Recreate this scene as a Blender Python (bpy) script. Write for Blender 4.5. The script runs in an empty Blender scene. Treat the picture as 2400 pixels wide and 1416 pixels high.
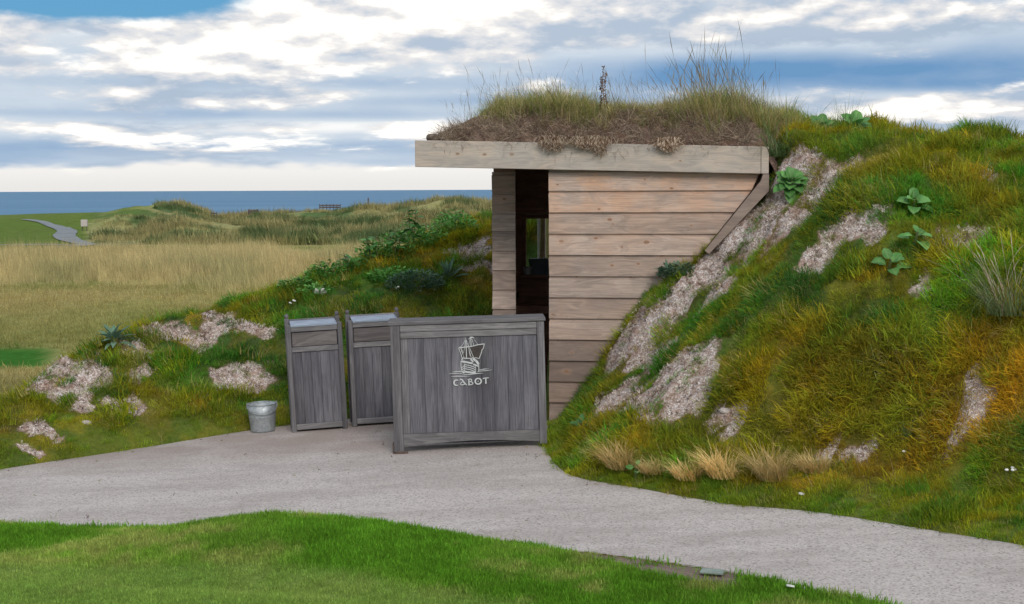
import bpy, bmesh, math, random
import numpy as np
from mathutils import Matrix, Vector, Euler

# ------------------------------------------------------------------ camera
SC = bpy.context.scene
COL = SC.collection
FPX, CAMZ = 3333.0, 2.05
PITCH = math.atan(264.0 / FPX)
cam_d = bpy.data.cameras.new('camera')
cam = bpy.data.objects.new('camera', cam_d)
COL.objects.link(cam)
cam_d.sensor_width = 36.0
cam_d.lens = 36.0 * FPX / 2400.0
cam_d.clip_start = 0.05
cam_d.clip_end = 200000.0
cam.matrix_world = Matrix.Translation((0, 0, CAMZ)) @ Matrix.Rotation(math.pi / 2 - PITCH, 4, 'X') @ Matrix.Rotation(-0.0044, 4, 'Z')
SC.camera = cam

# ------------------------------------------------------------------ render settings
SC.view_settings.view_transform = 'Standard'
SC.view_settings.look = 'None'
SC.view_settings.exposure = 0.54
SC.view_settings.gamma = 1.0
SC.view_settings.use_curve_mapping = False
SC.render.engine = 'CYCLES'
SC.cycles.use_denoising = True
try:
    SC.cycles.denoiser = 'OPENIMAGEDENOISE'
    SC.cycles.denoising_prefilter = 'ACCURATE'
except Exception:
    pass
SC.cycles.max_bounces = 4
SC.cycles.diffuse_bounces = 3
SC.cycles.glossy_bounces = 2
SC.cycles.transmission_bounces = 4
SC.cycles.transparent_max_bounces = 6
SC.cycles.sample_clamp_indirect = 6.0
SC.cycles.use_adaptive_sampling = True
SC.cycles.adaptive_threshold = 0.02

# ------------------------------------------------------------------ node helpers
class NT:
    def __init__(self, tree):
        self.t = tree; self.n = tree.nodes; self.l = tree.links
    def _in(self, sock, v):
        if v is None: return
        if isinstance(v, bpy.types.NodeSocket): self.l.new(v, sock)
        else:
            if isinstance(v, (tuple, list)) and len(v) == 3 and sock.type == 'RGBA': v = (*v, 1)
            sock.default_value = v
    def math(self, op, a, b=None, c=None, clamp=False):
        m = self.n.new('ShaderNodeMath'); m.operation = op; m.use_clamp = clamp
        for i, v in enumerate((a, b, c)): self._in(m.inputs[i], v)
        return m.outputs[0]
    def vmath(self, op, a, b=None, scale=None):
        m = self.n.new('ShaderNodeVectorMath'); m.operation = op
        self._in(m.inputs[0], a); self._in(m.inputs[1], b)
        if scale is not None: self._in(m.inputs['Scale'], scale)
        return m.outputs[0]
    def mix(self, f, a, b, blend='MIX', clampf=True):
        m = self.n.new('ShaderNodeMix'); m.data_type = 'RGBA'; m.blend_type = blend; m.clamp_factor = clampf
        self._in(m.inputs[0], f); self._in(m.inputs[6], a); self._in(m.inputs[7], b)
        return m.outputs[2]
    def rng(self, v, a, b, c=0.0, d=1.0, smooth=True):
        m = self.n.new('ShaderNodeMapRange'); m.interpolation_type = 'SMOOTHSTEP' if smooth else 'LINEAR'
        self._in(m.inputs[0], v)
        for i, q in enumerate((a, b, c, d)): self._in(m.inputs[i + 1], q)
        return m.outputs[0]
    def noise(self, vec, scale, detail=3.0, rough=0.5, dist=0.0, lac=2.0):
        m = self.n.new('ShaderNodeTexNoise')
        self._in(m.inputs['Vector'], vec); self._in(m.inputs['Scale'], scale); m.inputs['Detail'].default_value = detail
        m.inputs['Roughness'].default_value = rough; m.inputs['Distortion'].default_value = dist; m.inputs['Lacunarity'].default_value = lac
        return m.outputs[0]
    def voronoi(self, vec, scale, feature='F1', out='Distance', rand=1.0, dim='3D'):
        m = self.n.new('ShaderNodeTexVoronoi'); m.voronoi_dimensions = dim; m.feature = feature
        self._in(m.inputs['Vector'], vec); self._in(m.inputs['Scale'], scale); m.inputs['Randomness'].default_value = rand
        return m.outputs[out]
    def sep(self, v):
        m = self.n.new('ShaderNodeSeparateXYZ'); self._in(m.inputs[0], v); return m.outputs
    def comb(self, x, y, z):
        m = self.n.new('ShaderNodeCombineXYZ')
        for i, v in enumerate((x, y, z)): self._in(m.inputs[i], v)
        return m.outputs[0]
    def coord(self, which='Object'):
        return self.n.new('ShaderNodeTexCoord').outputs[which]
    def pos(self):
        return self.n.new('ShaderNodeNewGeometry').outputs['Position']
    def attr(self, name, typ='GEOMETRY', out='Color'):
        m = self.n.new('ShaderNodeAttribute'); m.attribute_type = typ; m.attribute_name = name
        return m.outputs[out]
    def rand(self):
        return self.n.new('ShaderNodeObjectInfo').outputs['Random']
    def bump(self, h, strength=0.3, dist=0.01):
        m = self.n.new('ShaderNodeBump'); self._in(m.inputs['Height'], h)
        m.inputs['Strength'].default_value = strength; m.inputs['Distance'].default_value = dist
        return m.outputs[0]

def material(name, fn):
    m = bpy.data.materials.new(name); m.use_nodes = True
    t = NT(m.node_tree); b = m.node_tree.nodes['Principled BSDF']
    fn(t, b)
    return m

# ------------------------------------------------------------------ sky (cloud deck over a Nishita sky)
SUN_EL, SUN_AZ = math.radians(34), math.radians(165)      # azimuth clockwise from +Y: behind and right of the camera
world = bpy.data.worlds.new('World'); SC.world = world; world.use_nodes = True
def build_sky():
    nt = NT(world.node_tree); N = world.node_tree.nodes; N.clear()
    out = N.new('ShaderNodeOutputWorld'); bg = N.new('ShaderNodeBackground'); bg.inputs['Strength'].default_value = 0.079
    nt.l.new(bg.outputs[0], out.inputs[0])
    sky = N.new('ShaderNodeTexSky'); sky.sky_type = 'NISHITA'; sky.sun_disc = False
    sky.sun_elevation = SUN_EL; sky.sun_rotation = SUN_AZ
    d = nt.coord('Generated'); x, y, z = nt.sep(d)
    h = nt.math('MAXIMUM', z, 0.0)
    L = nt.math('LOGARITHM', nt.math('ADD', h, 0.045), math.e)
    def deck(dz, off):
        L2 = nt.math('LOGARITHM', nt.math('ADD', h, 0.045 + dz), math.e)
        return nt.comb(nt.math('ADD', x, off), y, nt.math('MULTIPLY', L2, 0.44))
    n0 = nt.noise(deck(0.0, 0.31), 8.2, 6.0, 0.60)
    n1 = nt.noise(deck(0.009, 0.31), 8.2, 3.0, 0.55)
    n2 = nt.noise(deck(0.0, 5.3), 5.0, 3.0, 0.5)
    # broad tones of the deck in front: (x, z, half width, half height, amount) darker (-) or brighter (+)
    def blob(cx, cz, wx, wz):
        ax = nt.math('DIVIDE', nt.math('SUBTRACT', x, cx), wx); az = nt.math('DIVIDE', nt.math('SUBTRACT', z, cz), wz)
        r = nt.math('ADD', nt.math('MULTIPLY', ax, ax), nt.math('MULTIPLY', az, az))
        return nt.math('EXPONENT', nt.math('MULTIPLY', r, -1.0))
    tone = 0.0
    for cx, cz, wx, wz, a in BLOBS:
        tone = nt.math('MULTIPLY_ADD', blob(cx, cz, wx, wz), a, tone)
    tone = nt.math('MULTIPLY', tone, nt.rng(y, 0.0, 0.2))
    # lit upper edges, blue-grey undersides
    lift = nt.rng(z, 0.0, 0.13, 0.0, 0.10, False)
    # the grey-blue veil behind
    b0 = nt.math('ADD', nt.math('MULTIPLY_ADD', nt.math('SUBTRACT', n2, 0.5), 1.1, nt.math('ADD', tone, lift)), nt.math('MULTIPLY', nt.math('SUBTRACT', n0, 0.5), 0.5))
    base = nt.mix(nt.rng(b0, -0.55, 0.05, smooth=False), (1.35, 2.8, 4.9, 1), (5.3, 6.05, 6.9, 1))
    base = nt.mix(nt.rng(b0, 0.05, 0.55), base, (8.6, 8.6, 8.5, 1))
    # heaps of cumulus: lit from above, grey beneath
    dn = nt.math('ADD', n0, nt.math('MULTIPLY', nt.math('ADD', tone, lift), 0.28))
    cov = nt.rng(dn, 0.44, 0.575)
    lit = nt.math('ADD', nt.math('MULTIPLY', nt.math('SUBTRACT', n0, n1), 4.2), nt.math('ADD', nt.math('MULTIPLY', tone, 0.5), 0.34))
    heap = nt.mix(nt.rng(lit, 0.10, 0.62), (3.7, 4.55, 5.7, 1), (7.4, 7.25, 7.2, 1))
    heap = nt.mix(nt.rng(lit, 0.50, 0.86), heap, (11.0, 10.5, 9.7, 1))
    col = nt.mix(nt.math('MULTIPLY', cov, 0.92), base, heap)
    # pale band of haze over the sea
    wob = nt.math('MULTIPLY_ADD', nt.math('SUBTRACT', nt.noise(nt.comb(x, y, nt.math('MULTIPLY', z, 3.0)), 16.0, 3.0, 0.6), 0.5), 0.028, z)
    hz = nt.rng(wob, 0.013, 0.021, 1.0, 0.0)
    col = nt.mix(hz, col, nt.mix(nt.rng(z, 0.0, 0.02), (7.2, 7.1, 6.9, 1), (8.1, 7.9, 7.6, 1)))
    # gaps where the clear sky shows
    gapn = nt.math('ADD', nt.math('MULTIPLY', nt.math('SUBTRACT', n0, 0.5), -1.1), nt.math('MULTIPLY', blob(-0.285, 0.133, 0.11, 0.020), 1.75))
    clear = nt.mix(0.82, sky.outputs[0], (0.40, 2.6, 5.0, 1))
    col = nt.mix(nt.rng(gapn, 0.45, 0.85), col, clear)
    nt._in(bg.inputs['Color'], col)
BLOBS = [(-0.10, 0.116, 0.14, 0.032, 0.85), (-0.25, 0.085, 0.14, 0.02, 0.22), (-0.285, 0.112, 0.12, 0.008, 0.40), (-0.25, 0.090, 0.09, 0.006, -0.15), (-0.20, 0.074, 0.20, 0.006, -0.30), (-0.02, 0.062, 0.12, 0.005, -0.30), (-0.14, 0.066, 0.05, 0.004, 0.25), (-0.20, 0.052, 0.25, 0.004, -0.22), (-0.22, 0.0425, 0.26, 0.0035, 0.33), (-0.10, 0.046, 0.08, 0.003, 0.25),
         (-0.22, 0.030, 0.26, 0.006, -0.34), (0.21, 0.080, 0.20, 0.013, -0.70), (0.15, 0.107, 0.15, 0.010, 0.30), (0.29, 0.130, 0.10, 0.010, -0.38), (0.255, 0.056, 0.05, 0.006, 0.55), (0.33, 0.045, 0.08, 0.005, 0.45), (0.30, 0.068, 0.10, 0.005, -0.25)]
build_sky()
world.cycles.sampling_method = 'MANUAL'; world.cycles.sample_map_resolution = 512

sun_d = bpy.data.lights.new('sun', 'SUN'); sun_d.energy = 1.5; sun_d.angle = math.radians(24); sun_d.color = (1.0, 0.94, 0.86)
sun = bpy.data.objects.new('sun', sun_d); COL.objects.link(sun)
sdir = Vector((math.sin(SUN_AZ) * math.cos(SUN_EL), math.cos(SUN_AZ) * math.cos(SUN_EL), math.sin(SUN_EL)))
sun.rotation_euler = sdir.to_track_quat('Z', 'Y').to_euler()
sun.location = (0, 0, 60)
# ------------------------------------------------------------------ terrain maths
#TERRAIN-BEGIN
def _hash(ix, iy, seed):
    h = (ix.astype(np.int64) * 374761393 + iy.astype(np.int64) * 668265263 + seed * 982451653) & 0xffffffff
    h = ((h ^ (h >> 13)) * 1274126177) & 0xffffffff
    return ((h ^ (h >> 16)) & 0xffff) / 65535.0
def vnoise(x, y, seed=0):
    x = np.asarray(x, float); y = np.asarray(y, float)
    ix = np.floor(x); iy = np.floor(y); fx = x - ix; fy = y - iy
    fx = fx * fx * fx * (fx * (fx * 6 - 15) + 10); fy = fy * fy * fy * (fy * (fy * 6 - 15) + 10)
    a = _hash(ix, iy, seed); b = _hash(ix + 1, iy, seed); c = _hash(ix, iy + 1, seed); d = _hash(ix + 1, iy + 1, seed)
    return (a * (1 - fx) + b * fx) * (1 - fy) + (c * (1 - fx) + d * fx) * fy
def fbm(x, y, seed=0, octv=4, gain=0.5):
    s = 0; a = 1.0; t = 0
    for o in range(octv):
        s = s + a * vnoise(x * 2 ** o + 17.3 * o, y * 2 ** o - 9.1 * o, seed + o); t += a; a *= gain
    return s / t
def sst(x, a, b):
    t = np.clip((x - a) / (b - a), 0, 1); return t * t * (3 - 2 * t)
def pdist(x, y, poly):                     # distance to a polyline
    best = np.full(np.shape(x), 1e9)
    for (ax, ay), (bx, by) in zip(poly[:-1], poly[1:]):
        dx, dy = bx - ax, by - ay
        t = np.clip(((x - ax) * dx + (y - ay) * dy) / (dx * dx + dy * dy), 0, 1)
        best = np.minimum(best, np.hypot(x - ax - t * dx, y - ay - t * dy))
    return best
def inside(x, y, poly):
    r = np.zeros(np.shape(x), bool)
    for (ax, ay), (bx, by) in zip(poly, poly[1:] + poly[:1]):
        c = (ay > y) != (by > y)
        with np.errstate(divide='ignore', invalid='ignore'):
            r ^= c & (x < (bx - ax) * (y - ay) / (by - ay) + ax)
    return r
def smooth_line(pts, n=6):                 # Catmull-Rom
    P = [pts[0]] + list(pts) + [pts[-1]]; o = []
    for i in range(1, len(P) - 2):
        p0, p1, p2, p3 = (np.array(P[i + k - 1], float) for k in range(4))
        for k in range(n):
            t = k / n
            o.append(tuple(0.5 * ((2 * p1) + (-p0 + p2) * t + (2 * p0 - 5 * p1 + 4 * p2 - p3) * t * t + (-p0 + 3 * p1 - 3 * p2 + p3) * t ** 3)))
    o.append(tuple(map(float, pts[-1]))); return o
def pz(x): return 0.04 * np.clip(x, -7, 7)                       # the paved apron falls gently to the left
# edges of the paving (metres, x right of the camera, y away from it)
FAR_EDGE = smooth_line([(-9.0, 9.0), (-6.5, 9.7), (-4.833, 10.58), (-4.102, 11.236), (-3.248, 11.871), (-2.409, 12.589), (-2.023, 12.83), (-1.383, 13.08), (-0.80, 13.30), (-0.34, 13.44)])
RIGHT_EDGE = smooth_line([(0.30, 12.30), (0.30, 11.90), (0.262, 11.25), (0.313, 10.492), (0.448, 9.941), (0.858, 9.466), (1.351, 8.91), (1.83, 8.59), (2.24, 8.17), (2.61, 7.77), (2.778, 7.58), (3.063, 7.15), (3.9, 6.3), (5.2, 5.2), (8.0, 3.6)])
NEAR_LINE = [(-8.6, 9.0, .03), (-6.0, 9.6, .04), (-4.46, 9.6, .04), (-3.352, 9.154, .05), (-2.736, 8.957, .02), (-2.146, 8.779, .06), (-1.716, 8.637, .145), (-1.437, 8.545, .185), (-1.036, 8.454, .17), (-0.511, 8.283, .12), (-0.006, 8.023, .06), (0.467, 7.758, .03), (1.106, 7.278, .01), (1.464, 6.867, .01), (1.716, 6.62, .01), (1.997, 6.224, .01), (3.0, 5.0, .01), (6.0, 2.2, .01)]
NEAR_EDGE = smooth_line([(a, b) for a, b, c in NEAR_LINE])
NEAR_H = ([a for a, b, c in NEAR_LINE], [c for a, b, c in NEAR_LINE])
PATH_POLY = FAR_EDGE + [(-0.2, 13.5), (-0.16, 13.62), (0.12, 13.62), (0.31, 12.4)] + RIGHT_EDGE + [(p[0] + 0.03, p[1] + 0.06) for p in NEAR_EDGE[::-1]]
RIGHT_POLY = RIGHT_EDGE + [(30, 3.0), (30, 40), (0.3, 40)]
LEFT_POLY = FAR_EDGE + [(-0.3, 13.55), (0.3, 13.6), (0.3, 60), (-40, 60), (-40, 5)]
LAWN_POLY = NEAR_EDGE + [(6, -10), (-12, -10), (-12, 7)]
HUT0 = np.array((0.326, 12.35)); YAW = math.radians(8.0)
HU = np.array((math.cos(YAW), -math.sin(YAW))); HN = np.array((math.sin(YAW), math.cos(YAW)))
def to_hut(x, y):
    return (x - HUT0[0]) * HU[0] + (y - HUT0[1]) * HU[1], (x - HUT0[0]) * HN[0] + (y - HUT0[1]) * HN[1]
def terrain(x, y):
    x = np.asarray(x, float); y = np.asarray(y, float)
    p = pz(x)
    lump = (fbm(x * 1.7, y * 1.7, 5, 4) - 0.5); fine = (fbm(x * 9, y * 9, 11, 3) - 0.5)
    hum = 0.5 - np.abs(2 * vnoise(x * 3.6 + 1.3 * fine, y * 3.6, 21) - 1) + 0.5 * (0.5 - np.abs(2 * vnoise(x * 7.0, y * 7.0 + fine, 23) - 1))
    # right berm
    s = pdist(x, y, RIGHT_EDGE); inr = inside(x, y, RIGHT_POLY)
    apron = np.interp(x, [0.3, 0.8, 1.6, 3.0], [0.06, 0.22, 0.42, 0.62]) * sst(y, 12.3, 11.0)
    se = np.maximum(0, s - apron * sst(s, 0.02, 0.8))
    hr = np.interp(se, [0, .12, .3, .6, 1.0, 1.5, 2.0, 2.6, 3.3, 4.2, 6, 9, 15], [0, .05, .25, .66, 1.12, 1.58, 1.97, 2.34, 2.58, 2.66, 2.62, 2.4, 1.6])
    hr = hr - np.interp(x, [2.2, 2.6, 3.0, 3.7, 4.4, 6], [0, .0, .05, .30, .50, .9]) * sst(hr, 1.0, 2.4)
    hr = hr + (lump * 0.34 + fine * 0.055 + hum * 0.075) * sst(se, 0.05, 0.9)
    u_, n_ = to_hut(x, y); hr = hr + 0.14 * np.exp(-((u_ - 0.80) / 0.16) ** 2 - ((n_ + 0.15) / 0.4) ** 2) + 0.10 * np.exp(-((u_ - 1.45) / 0.35) ** 2 - ((n_ + 0.1) / 0.4) ** 2)
    hr = hr + 0.30 * np.exp(-((x - 2.45) / 0.34) ** 2 - ((y - 12.75) / 0.75) ** 2) + 0.32 * np.exp(-((x - 2.42) / 0.22) ** 2 - ((y - 12.15) / 0.35) ** 2)
    hr = hr - np.clip(y - 17, 0, 20) * 0.28
    # left mound
    sl = pdist(x, y, FAR_EDGE); inl = inside(x, y, LEFT_POLY)
    zc = np.interp(x, [-9, -5.6, -4.5, -4.1, -3.6, -2.95, -2.3, -1.8, -1.0, -0.23, 0.6, 2.0], [-.25, -.12, .20, .58, .90, 1.05, 1.14, 1.32, 1.68, 2.02, 2.2, 2.3])
    zc = np.maximum(zc - p, 0.04)
    hl = zc * (1 - np.exp(-np.maximum(0, sl - 0.22 * sst(sl, 0, .7)) * 1.05 / zc)) * 1.07
    yb = np.interp(x, [q[0] for q in FAR_EDGE], [q[1] for q in FAR_EDGE])
    drop = np.maximum(0, y - (yb + 0.7 + zc * 1.45)) * np.interp(x, [-3, -0.3, 0.5, 2], [.36, .34, .1, .05]) + np.clip(y - 17, 0, 20) * 0.22
    hl = hl - drop + (lump * 0.26 + fine * 0.045 + hum * 0.06) * sst(sl, 0.1, 0.9)
    z = np.where(inr & inl, np.maximum(hl, hr), np.where(inr, hr, np.where(inl, hl, 0.0))) + p
    zm = far_z(x, y)
    z = np.where(inl & (y > 13), np.maximum(z, zm), z)
    # lawn on the camera's side
    k = pdist(x, y, NEAR_EDGE); inn = inside(x, y, LAWN_POLY)
    hc = np.interp(x, *NEAR_H)
    und = (fbm(x * 0.9, y * 0.9, 31, 3) - 0.5) * 0.10
    lawn = p * np.clip(1 - k / 3, 0.3, 1) + np.where(k < 0.28, hc * sst(k, -0.02, 0.28), hc * (1 - sst(k, 0.4, 1.5))) + und * sst(k, 0.2, 1.0) + 0.05 * sst(k, 1.35, 1.75) * (x < 0.9) + 0.12 * sst(y, 5.5, 0.0) + 0.012
    z = np.where(inn, lawn, z)
    inp = inside(x, y, PATH_POLY)
    z = np.where(inp & ~inn, p - 0.06, z)
    return z
# far land: meadow, dunes, shore
CREST_PX = [-400, 0, 100, 250, 290, 370, 430, 480, 510, 560, 640, 720, 800, 870, 920, 1000, 1030, 1070, 1120, 1170, 1400, 3000]
CREST_PY = [507, 503, 500, 497, 490, 482, 488, 505, 515, 515, 508, 500, 497, 488, 490, 487, 480, 478, 485, 492, 495, 490]
CREST_X = [(q - 1200) / 3333.0 for q in CREST_PX]
CREST_Z = [2.05 - (q - 447) * 180 / 3333.0 for q in CREST_PY]
def far_z(x, y):
    yy = np.maximum(y, 1.0)
    t = x / np.clip(yy, 60, 400)
    zc = np.interp(t, CREST_X, CREST_Z)
    base = -1.8 + 0.25 * (fbm(x / 14.0, y / 14.0, 71, 3) - 0.5) * sst(y, 25, 60)
    rise = sst(y, 104, 178)
    rough = (fbm(x / 9.0, y / 7.0, 77, 4) - 0.5)
    z = base + (zc + 1.8) * rise + rough * 2.7 * sst(y, 108, 130) * (1 - sst(y, 165, 182)) * sst(t, -0.33, -0.27)
    z = z + (fbm(x / 2.2, y / 2.2, 79, 3) - 0.5) * 0.45 * sst(y, 120, 175) * sst(t, -0.29, -0.26)
    return z - sst(y, 184, 235) * 13.0 - sst(y, 225, 300) * 10.0
#TERRAIN-END
# ------------------------------------------------------------------ mesh helpers
RNG = np.random.default_rng(7); random.seed(7)
def tag(o, label=None, cat=None, group=None, kind=None):
    if label: o['label'] = label
    if cat: o['category'] = cat
    if group: o['group'] = group
    if kind: o['kind'] = kind
    return o
def empty(name, loc=(0, 0, 0), rot=None):
    o = bpy.data.objects.new(name, None); COL.objects.link(o); o.empty_display_size = 0.1
    o.location = loc
    if rot is not None: o.rotation_euler = rot
    return o
def mesh_np(name, V, F, mat=None, smooth=False, attrs=None):
    """V (n,3); F list/array of quads or tris (rows padded with -1 allowed)"""
    me = bpy.data.meshes.new(name)
    V = np.asarray(V, np.float32)
    if isinstance(F, np.ndarray):
        k = F.shape[1]; me.vertices.add(len(V)); me.vertices.foreach_set('co', V.ravel())
        me.loops.add(F.size); me.loops.foreach_set('vertex_index', F.astype(np.int32).ravel())
        me.polygons.add(len(F)); me.polygons.foreach_set('loop_start', np.arange(0, F.size, k, dtype=np.int32))
        me.polygons.foreach_set('loop_total', np.full(len(F), k, np.int32))
    else:
        me.from_pydata([tuple(map(float, v)) for v in V], [], [tuple(int(i) for i in f) for f in F])
    for nm, (typ, arr) in (attrs or {}).items():
        a = me.attributes.new(nm, typ, 'POINT')
        arr = np.asarray(arr, np.float32)
        if typ == 'FLOAT_COLOR':
            if arr.shape[1] == 3: arr = np.concatenate([arr, np.ones((len(arr), 1), np.float32)], 1)
            a.data.foreach_set('color', arr.ravel())
        elif typ == 'FLOAT_VECTOR': a.data.foreach_set('vector', arr.ravel())
        else: a.data.foreach_set('value', arr.ravel())
    me.update(calc_edges=True)
    if smooth: me.polygons.foreach_set('use_smooth', np.ones(len(me.polygons), bool))
    if mat: me.materials.append(mat)
    me.validate(clean_customdata=False)
    return me
def obj(name, me, parent=None, loc=None, rot=None):
    o = bpy.data.objects.new(name, me); COL.objects.link(o)
    if parent: o.parent = parent
    if loc is not None: o.location = loc
    if rot is not None: o.rotation_euler = rot
    return o
_CH = {}
class MB:
    def __init__(self): self.v = []; self.f = []
    def add(self, V, F):
        b = len(self.v); self.v += [tuple(map(float, q)) for q in V]; self.f += [tuple(int(i) + b for i in f) for f in F]; return self
    def box(self, x0, x1, y0, y1, z0, z1, b=0.003):
        b = min(b, 0.45 * min(x1 - x0, y1 - y0, z1 - z0))
        bm = bmesh.new(); bmesh.ops.create_cube(bm, size=1.0)
        for v in bm.verts:
            v.co = ((x0 + x1) / 2 + v.co.x * (x1 - x0), (y0 + y1) / 2 + v.co.y * (y1 - y0), (z0 + z1) / 2 + v.co.z * (z1 - z0))
        if b > 0: bmesh.ops.bevel(bm, geom=bm.edges[:], offset=b, segments=1, affect='EDGES')
        bm.verts.index_update(); V = [v.co[:] for v in bm.verts]; F = [[v.index for v in f.verts] for f in bm.faces]; bm.free()
        return self.add(V, F)
    def prism(self, poly, axis, a, c):          # polygon extruded along an axis from a to c
        n = len(poly); V = []
        for t in (a, c):
            for p, q in poly:
                V.append({'x': (t, p, q), 'y': (p, t, q), 'z': (p, q, t)}[axis])
        F = [list(range(n))[::-1], list(range(n, 2 * n))] + [[i, (i + 1) % n, n + (i + 1) % n, n + i] for i in range(n)]
        return self.add(V, F)
    def tube(self, pts, rad, seg=6, cap=True):
        pts = [Vector(p) for p in pts]; n = len(pts); V = []; F = []
        rad = rad if isinstance(rad, (list, tuple)) else [rad] * n
        for i, p in enumerate(pts):
            t = (pts[min(i + 1, n - 1)] - pts[max(i - 1, 0)]).normalized()
            a = t.orthogonal().normalized(); b = t.cross(a)
            for k in range(seg):
                w = 2 * math.pi * k / seg; V.append(p + (a * math.cos(w) + b * math.sin(w)) * rad[i])
        for i in range(n - 1):
            for k in range(seg):
                F.append([i * seg + k, i * seg + (k + 1) % seg, (i + 1) * seg + (k + 1) % seg, (i + 1) * seg + k])
        if cap: F += [list(range(seg))[::-1], [(n - 1) * seg + k for k in range(seg)]]
        return self.add(V, F)
    def lathe(self, prof, seg=24, cx=0, cy=0):
        V = []; F = []; n = len(prof)
        for r, z in prof:
            for k in range(seg):
                w = 2 * math.pi * k / seg; V.append((cx + r * math.cos(w), cy + r * math.sin(w), z))
        for i in range(n - 1):
            for k in range(seg): F.append([i * seg + k, i * seg + (k + 1) % seg, (i + 1) * seg + (k + 1) % seg, (i + 1) * seg + k])
        return self.add(V, F)
    def build(self, name, mat, parent=None, loc=None, rot=None, smooth=False, fixn=True):
        me = bpy.data.meshes.new(name); me.from_pydata(self.v, [], self.f); me.materials.append(mat)
        if fixn:
            bm = bmesh.new(); bm.from_mesh(me); bmesh.ops.recalc_face_normals(bm, faces=bm.faces[:]); bm.to_mesh(me); bm.free()
        if smooth: me.polygons.foreach_set('use_smooth', np.ones(len(me.polygons), bool))
        me.update()
        return obj(name, me, parent, loc, rot)

# ------------------------------------------------------------------ materials
def wood(name, light, dark, warm, grain='x', knots=0.0, rough=0.8, streak=0.5, scale=1.0, spec=0.3):
    def fn(t, b):
        co = t.coord('Object'); r = t.rand()
        off = t.comb(t.math('MULTIPLY', r, 37.0), t.math('MULTIPLY', r, 91.0), t.math('MULTIPLY', r, 53.0))
        v = t.vmath('ADD', t.vmath('SCALE', co, scale=scale), off)
        st = {'x': (1.4, 16, 16), 'z': (16, 16, 1.4), 'y': (16, 1.4, 16)}[grain]
        vs = t.vmath('MULTIPLY', v, st)
        warp = t.noise(t.vmath('MULTIPLY', v, {'x': (1, 4, 4), 'z': (4, 4, 1), 'y': (4, 1, 4)}[grain]), 1.6, 2.0)
        vs = t.vmath('ADD', vs, t.comb(0, t.math('MULTIPLY', warp, 9.0 if grain == 'x' else 3.0), t.math('MULTIPLY', warp, 9.0 if grain == 'x' else 0.5)))
        g = t.noise(vs, 1.0, 5.0, 0.62)
        fine = t.noise(t.vmath('MULTIPLY', v, {'x': (4, 160, 160), 'z': (160, 160, 4), 'y': (160, 4, 160)}[grain]), 1.0, 3.0, 0.6)
        blot = t.noise(v, 3.2, 4.0, 0.6)
        col = t.mix(t.rng(g, 0.32, 0.68), dark, light)
        wa = t.attr('warm', 'OBJECT', 'Fac')
        col = t.mix(t.math('MULTIPLY', t.rng(t.math('ADD', t.math('MULTIPLY', blot, 0.7), t.math('MULTIPLY', g, 0.4)), 0.38, 0.72), wa), col, warm)
        col = t.mix(t.rng(fine, 0.40, 0.70, 0.0, streak * 1.25), col, t.mix(0.5, dark, (0.03, 0.025, 0.022, 1)))
        tone = t.math('ADD', 0.76, t.math('MULTIPLY', t.math('FRACT', t.math('MULTIPLY', r, 7.13)), 0.46))
        col = t.mix(1.0, col, t.comb(tone, tone, tone), 'MULTIPLY')
        col = t.mix(t.math('MULTIPLY', t.attr('darken', 'OBJECT', 'Fac'), t.rng(blot, 0.2, 0.5, 0.75, 1.0)), col, t.mix(0.75, col, (0.10, 0.075, 0.065, 1)))  # per-object blend towards a dark brown-grey
        dirt = t.rng(t.noise(t.vmath('MULTIPLY', v, (1.2, 1.2, 2.5)), 2.3, 5.0, 0.65), 0.55, 0.78, 0.0, 0.45)
        col = t.mix(dirt, col, t.mix(0.6, dark, (0.05, 0.045, 0.045, 1)))
        if knots:
            kx, ky, kz = t.sep(v); kv = t.comb(t.math('MULTIPLY', kx, 1.0), t.math('MULTIPLY', kz, 1.7), 0.0)
            d = t.voronoi(kv, 4.2, dim='2D'); kc = t.sep(t.voronoi(kv, 4.2, out='Color', dim='2D')); pick = kc[0]; d = t.math('MULTIPLY', d, t.rng(kc[1], 0.0, 1.0, 0.75, 2.8, False))
            wob = t.math('MULTIPLY_ADD', t.math('SUBTRACT', g, 0.5), 0.05, d)
            ring = t.math('SINE', t.math('MULTIPLY', wob, 95.0))
            on = t.rng(pick, 1.0 - knots, 1.0 - knots + 0.02)
            halo = t.math('MULTIPLY', t.rng(wob, 0.36, 0.06), on)
            col = t.mix(t.math('MULTIPLY', halo, t.math('MULTIPLY_ADD', ring, 0.22, 0.30)), col, t.mix(0.5, warm, dark))
            core = t.math('MULTIPLY', t.rng(wob, 0.125, 0.085), on)
            col = t.mix(t.math('MULTIPLY', core, 0.85), col, t.mix(0.62, warm, (0.05, 0.028, 0.02, 1)))
        t._in(b.inputs['Base Color'], col)
        t._in(b.inputs['Roughness'], rough); b.inputs['Specular IOR Level'].default_value = spec
        t._in(b.inputs['Normal'], t.bump(t.math('ADD', fine, t.math('MULTIPLY', g, 0.8)), 0.35, 0.004))
    return material(name, fn)
M = {}
M['siding'] = wood('siding_wood', (0.56, 0.445, 0.378), (0.36, 0.282, 0.24), (0.58, 0.32, 0.185), 'x', 0.28, streak=0.35)
M['fascia'] = wood('fascia_wood', (0.50, 0.445, 0.388), (0.36, 0.33, 0.30), (0.56, 0.38, 0.24), 'x', 0.16, streak=0.3)
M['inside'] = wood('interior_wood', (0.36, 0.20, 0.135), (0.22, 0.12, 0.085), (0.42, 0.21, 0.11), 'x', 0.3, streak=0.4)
M['grey_v'] = wood('grey_teak_upright', (0.185, 0.178, 0.186), (0.105, 0.10, 0.108), (0.17, 0.14, 0.125), 'z', 0, streak=0.55)
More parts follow.
